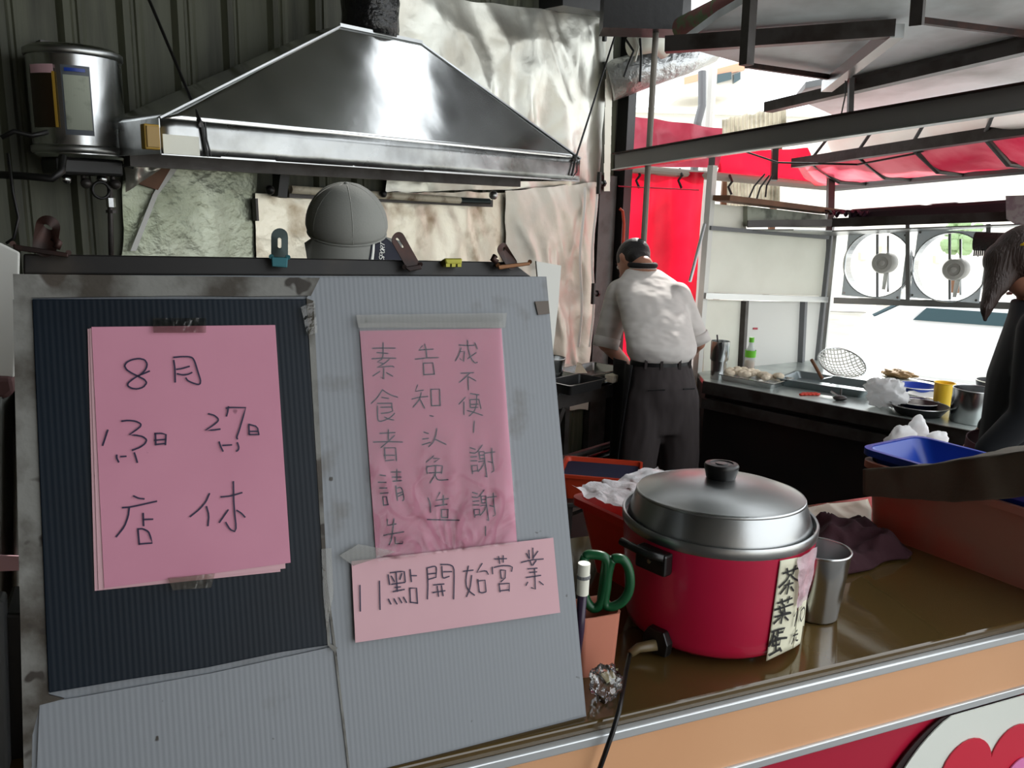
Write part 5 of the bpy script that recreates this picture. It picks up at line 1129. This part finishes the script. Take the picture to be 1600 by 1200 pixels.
KLg, KRg = V((HL.x - .025, HL.y - .02, .48)), V((HR.x + .03, HR.y + .0, .48)); FL, FR = V((HL.x - .03, HL.y - .0, .08)), V((HR.x + .035, HR.y + .02, .08))
for a, b_, c_ in ((HL, KLg, FL), (HR, KRg, FR)): limb(bk, [a, b_, c_], [.085, .058, .042])
s_, f_, u_, P = head(man, bk, hd, (-.45, .55, -.6), (.1, .55, .8), .95)
mk('body', bk, m_skin, man, remesh=.011)
hb_ = B().ball(P(0, -.012, .03), (.081, .094, .088), 24, 14, (s_, f_, u_)); hb_.ball(P(0, -.05, -.02), (.068, .052, .055), 20, 10, (s_, f_, u_))
mk('hair', hb_, m_hair, man, remesh=.009)
st_ = B()
st_.ell([(wai - Z * .025, sm * .142, fm * .108), (wai + Z * .015, sm * .168, fm * .128), (wai + Z * .05, sm * .168, fm * .13), (che, sm * .172, fm * .125), (che * .4 + shl * .6, sm * .178, fm * .115), (shl + Z * .0, sm * .155, fm * .09), (nec - Z * .012, sm * .085, fm * .07)], 22)
e1 = SL.lerp(EL, .88); e2 = SR.lerp(ER, .84)
limb(st_, [SL + sm * .01, e1], [.072, .064]); limb(st_, [SR - sm * .01, e2], [.072, .062])
ps_ = mk('polo_shirt', st_, m_shirt, man, remesh=.010); ps_.modifiers['s'].iterations = 14
for e, S_ in ((e1, SL), (e2, SR)):
    d = (e - S_).normalized(); mk('sleeve_band', B().tube([e + d * .0, e + d * .05], [.0655, .0635], 24), m_shirt, man, smooth=True)
mk('collar', B().tube([nec + f_ * .0 + (sm * cos(a) * .062 + fm * sin(a) * .058) + Z * (.006 + .0 * a) for a in [i * pi / 12 for i in range(25)]], .014, 10), m_apron, man, smooth=True, lab='dark collar')
mk('collar_piping', B().tube([nec + (sm * cos(a) * .068 + fm * sin(a) * .064) + Z * -.010 for a in [i * pi / 12 for i in range(12, 25)]], .003, 6), m_white, man, smooth=True)
tr_ = B()
tr_.ell([(pel - Z * .22, sm * .165, fm * .1), (pel - Z * .13, sm * .168, fm * .11), (pel - Z * .06, sm * .165, fm * .125), (pel, sm * .160, fm * .122), (wai - Z * .02, sm * .142, fm * .105)], 22)
for a, b_, c_ in ((HL, KLg, FL), (HR, KRg, FR)): limb(tr_, [a - Z * .02, b_, c_], [.1, .092, .085])
mk('trousers', tr_, m_trouser, man, remesh=.011)
wb_ = wai - Z * .022
mk('belt', B().ell([(wb_ - Z * .018, sm * .146, fm * .11), (wb_ + Z * .016, sm * .145, fm * .108)], 40), m_belt, man, auto=50)
for a in (-2.4, -1.9, -1.3, -.8): 
    q = wb_ + sm * (cos(a) * .149) + fm * (sin(a) * .113); mk('belt_loop', B().box(q, (.012, .008, .045)), m_trouser, man)
for k in (-1, 1): mk('back_pocket', B().bar(pel + sm * (k * .045) - fm * .118 - Z * .0, pel + sm * (k * .115) - fm * .09 - Z * .006, .004, .006), m_apron, man)
ap = B().grid(lambda u, v: (wai - Z * .03 - sm * .15 + fm * (-.05 + .2 * u)) - Z * (.62 * v) - sm * (.012 + .05 * v * (1 - u) + .012 * sin(u * 9 + v * 2)), 14, 20)
mk('black_apron', ap, m_apron, man, smooth=True, solid=.006)
hand(man, WL, (WL - EL) + V((.02, .08, -.02)), (0, 0, -1), 1, .45, .92); hand(man, WR, (WR - ER) + V((-.02, .06, -.02)), (0, 0, -1), -1, .45, .92)
shoe(man, FL, fm); shoe(man, FR, fm)
# --- the person in the grey cap behind the board
hc_ = W(541, 284, 2.02) - Z * .104
cm = thing('person', 'person in a grey cap bowing their head behind the notice board', 'person', at0(hc_ + V((-.02, .12, 0)), 0))
fc = V((.30, -.90, -.24)).normalized(); uc = V((.05, -.24, .95)); b = B()
hk = hc_ - Z * .018
s_, f_, u_, P = head(cm, b, hk, fc, uc, .98)
cs = V((.97, .22, 0)).normalized(); cf_ = V((.22, -.97, 0)).normalized()
nk = V((hk.x - .01, hk.y + .085, hk.z - .1)); sh_ = nk - Z * .075 + V((0, .03, 0)); ch_ = sh_ - Z * .2; wa = ch_ - Z * .2; pe = wa - Z * .15
b.ell([(pe - Z * .08, cs * .14, cf_ * .1), (pe, cs * .155, cf_ * .11), (wa, cs * .13, cf_ * .1), (ch_, cs * .155, cf_ * .11), (sh_, cs * .15, cf_ * .075), (nk - Z * .02, cs * .06, cf_ * .06)])
limb(b, [nk - Z * .04, nk, hk - u_ * .03 - f_ * .02], [.066, .056, .052])
arms = []
for k in (-1, 1):
    S0 = sh_ + cs * (k * .16) - Z * .02; E0 = S0 - Z * .26 + cf_ * .08 + cs * (k * .05); W0 = E0 + cf_ * .2 + Z * .0 - cs * (k * .12)
    limb(b, [S0, E0, W0], [.056, .042, .029]); arms.append((S0, E0, W0, k))
legs = []
for k in (-1, 1):
    a = pe + cs * (k * .085) - Z * .05; kn = V((a.x, a.y, .47)); ft = V((a.x, a.y + .01, .08)); limb(b, [a, kn, ft], [.085, .058, .042]); legs.append((a, kn, ft))
mk('body', b, m_skin, cm, remesh=.010)
hb_ = B().ball(P(0, -.014, .02), (.079, .092, .085), 24, 14, (s_, f_, u_)); hb_.ball(P(0, -.06, -.03), (.062, .045, .05), 16, 10, (s_, f_, u_))
for k in (-1, 1): hb_.ball(P(k * .073, .022, .006), (.010, .022, .036), 12, 8, (s_, f_, u_))
mk('hair', hb_, m_hair, cm, remesh=.007)
tb = B().ell([(wa - Z * .05, cs * .15, cf_ * .115), (wa, cs * .15, cf_ * .118), (ch_, cs * .172, cf_ * .125), (sh_, cs * .165, cf_ * .09), (nk - Z * .02, cs * .08, cf_ * .07)], 22)
for S0, E0, W0, k in arms: limb(tb, [S0, S0.lerp(E0, .7)], [.072, .062])
mk('t_shirt', tb, M('grey_shirt', (120, 120, 116), .85), cm, remesh=.010)
tb = B().ell([(pe - Z * .12, cs * .15, cf_ * .1), (pe, cs * .165, cf_ * .122), (wa - Z * .05, cs * .145, cf_ * .11)], 22)
for a, kn, ft in legs: limb(tb, [a, kn, ft], [.095, .075, .066])
mk('trousers', tb, m_trouser, cm, remesh=.011)
for S0, E0, W0, k in arms: hand(cm, W0, W0 - E0, (0, 0, -1), k, .5, .92)
for a, kn, ft in legs: shoe(cm, ft, cf_)
# cap: six-panel crown, seams, brim with navy corner
CP = lambda a, b_, d: P(a, b_, d)
def crown(th, ph, k=1.0): ph = ph * 1.12; q = 1.0 if ph < pi / 2 else 1 - .25 * (ph - pi / 2); return CP(.101 * k * q * sin(min(ph, pi / 2)) * cos(th), -.002 + .120 * k * q * sin(min(ph, pi / 2)) * sin(th), .018 + .104 * k * cos(ph))
b = B().grid(lambda u, v: crown(2 * pi * u, pi / 2 * (.01 + .99 * v)), 48, 18); mk('cap_crown', b, m_cap, cm, smooth=True, solid=.003)
for k in range(6): mk('cap_seam', B().tube([crown(pi / 2 + k * pi / 3, pi / 2 * i / 14, 1.008) for i in range(1, 15)], .0014, 5), m_cap, cm, smooth=True)
mk('cap_button', B().ball(crown(0, 0, .985), .007, 12, 8), m_cap, cm, smooth=True)
mk('cap_band', B().tube([crown(2 * pi * i / 40, pi / 2, 1.01) for i in range(41)], .003, 6), m_cap, cm, smooth=True)
def brim(u, v, o=0):      # u across (-1..1), v out
    L_ = .088 * (1 - abs(u) ** 5) ** .5 if abs(u) < 1 else 0
    th = pi / 2 + u * 1.22
    p = crown(th, pi / 2, 1.0); return p + (f_ * .60 - u_ * .80) * (L_ * v * 1.05) - u_ * (.002 + .012 * v * u * u) + (f_ * .80 + u_ * .60) * o - s_ * (u * .030 * v + .012 * v)
mk('cap_brim', B().grid(lambda a, v: brim(-1 + 2 * a, v), 40, 12), m_cap, cm, smooth=True, solid=.003)
ue = lambda v, o: .44 + o - .42 * v
mk('brim_navy_corner', B().grid(lambda a, v: brim(ue(v, .07) + (.985 - ue(v, .07)) * a, v * .99, .0026), 20, 12), m_capnavy, cm, smooth=True, solid=.0008, lab='navy corner of the brim')
mk('brim_stripe', B().grid(lambda a, v: brim(ue(v, .01 + .06 * a), v * .99, .0030), 3, 12), m_white, cm, smooth=True, solid=.0008, lab='white stripe on the brim')
mk('brim_stripe', B().grid(lambda a, v: brim(ue(v, -.03 + .035 * a), v * .99, .0028), 3, 12), m_capnavy, cm, smooth=True, solid=.0008)
# SPORT lettering, flat strokes on the navy corner
GL = {'S': [[(1, .9), (.5, 1), (0, .8), (.1, .55), (.9, .45), (1, .2), (.5, 0), (0, .1)]], 'P': [[(0, 0), (0, 1), (.8, 1), (1, .75), (.8, .5), (0, .5)]],
      'O': [[(.5, 1), (0, .75), (0, .25), (.5, 0), (1, .25), (1, .75), (.5, 1)]], 'R': [[(0, 0), (0, 1), (.8, 1), (1, .75), (.8, .5), (0, .5)], [(.4, .5), (1, 0)]], 'T': [[(0, 1), (1, 1)], [(.5, 1), (.5, 0)]]}
for i, chh in enumerate('SPORT'):
    bb = B()
    for st in GL[chh]:
        r = ribbon([(x * .0072 + .0092 * i, y * .014) for x, y in st], .0018, lambda a_, t_: brim(.55 + a_ * .64 / .12 - t_ * .77 / .12, .50 - a_ * .77 / .09 - t_ * .64 / .09, .0046), lambda p: f_ * .8 + u_ * .6); bb.add(r.v, r.f)
    mk('letter', bb, m_white, cm)
# --- the woman at the right edge
wp_ = W(1590, 470, 2.6)
wm = thing('person', 'person with long dark hair and black jacket bending at the right edge of the photo', 'person', at0(wp_ + V((.07, .0, 0)), 0))
ws = V((.5, .86, 0)).normalized(); wf = V((-.86, .5, 0)).normalized()
b = B(); wh = W(1603, 412, 2.62)
s_, f_, u_, P = head(wm, b, wh, (-.75, .35, -.6), (-.5, .2, .85), .97, m_hairb)
wn = wh + V((.05, -.0, -.1)); wsh = wn + V((.02, -.01, -.07)); wch = wsh + V((.0, 0, -.2)); ww = wch + V((.0, 0, -.2)); wpv = ww + V((0, 0, -.15))
b.ell([(wpv - Z * .08, ws * .14, wf * .11), (wpv, ws * .155, wf * .115), (ww, ws * .12, wf * .1), (wch, ws * .14, wf * .11), (wsh, ws * .14, wf * .075), (wn - Z * .02, ws * .055, wf * .055)])
limb(b, [wn - Z * .04, wn, wh - u_ * .03], [.06, .05, .048]); arms = []
for k in (-1, 1):
    S0 = wsh + ws * (k * .145) - Z * .02; E0 = S0 + V((.0, .0, -.27)) + ws * (k * .03); W0 = E0 + V((-.10, .06, -.16)); limb(b, [S0, E0, W0], [.05, .038, .027]); arms.append((S0, E0, W0, k))
legs = []
for k in (-1, 1):
    a = wpv + ws * (k * .08) - Z * .05; kn = V((a.x, a.y, .46)); ft = V((a.x, a.y, .08)); limb(b, [a, kn, ft], [.085, .056, .04]); legs.append((a, kn, ft))
mk('body', b, m_skin, wm, remesh=.010)
hb_ = B().ball(P(0, -.014, .03), (.088, .1, .092), 24, 14, (s_, f_, u_))
limb(hb_, [P(0, -.05, .02), P(-.03, -.06, -.06), wn + V((-.02, -.05, -.04))], [.075, .07, .04])
for k, (x, y, r) in enumerate(((1560, 450, .028), (1552, 465, .024), (1545, 480, .02), (1566, 445, .03))):
    limb(hb_, [P(-.02, .02 + .01 * k, .05), W(x + 6, y - 25, 2.62), W(x - 4, y + 2, 2.6), W(x - 6, y + 26 - 3 * k, 2.6)], [.06, r * 1.5, r, .008])
mk('hair', hb_, m_hairb, wm, remesh=.008); mk('hair_tie', B().tube([P(.085 * cos(a), -.02 + .03 * sin(a), .07) for a in [i * pi / 6 for i in range(13)]], .004, 6), m_yellow, wm)
tb = B().ell([(wpv - Z * .02, ws * .165, wf * .13), (ww, ws * .14, wf * .125), (wch, ws * .165, wf * .13), (wsh, ws * .16, wf * .095), (wn - Z * .015, ws * .075, wf * .07)], 22)
for S0, E0, W0, k in arms: limb(tb, [S0, E0, E0.lerp(W0, .8)], [.07, .056, .042])
mk('jacket', tb, m_jacket, wm, remesh=.010)
tb = B().ell([(wpv - Z * .12, ws * .15, wf * .11), (wpv, ws * .16, wf * .12), (ww - Z * .06, ws * .14, wf * .11)], 22)
for a, kn, ft in legs: limb(tb, [a, kn, ft], [.095, .07, .06])
mk('trousers', tb, m_trouser, wm, remesh=.011)
mk('dark_red_apron', B().grid(lambda u, v: (ww + V((0, 0, -.02)) + ws * (.19 * cos(pi * u)) + wf * (.15 * sin(pi * u) + .01)) - Z * (.5 * v) + wf * .02 * sin(u * 14) * v, 24, 14), m_redapron, wm, smooth=True, solid=.004)
for S0, E0, W0, k in arms: hand(wm, W0, W0 - E0, (0, 0, -1), k, .5, .88)
for a, kn, ft in legs: shoe(wm, ft, wf)
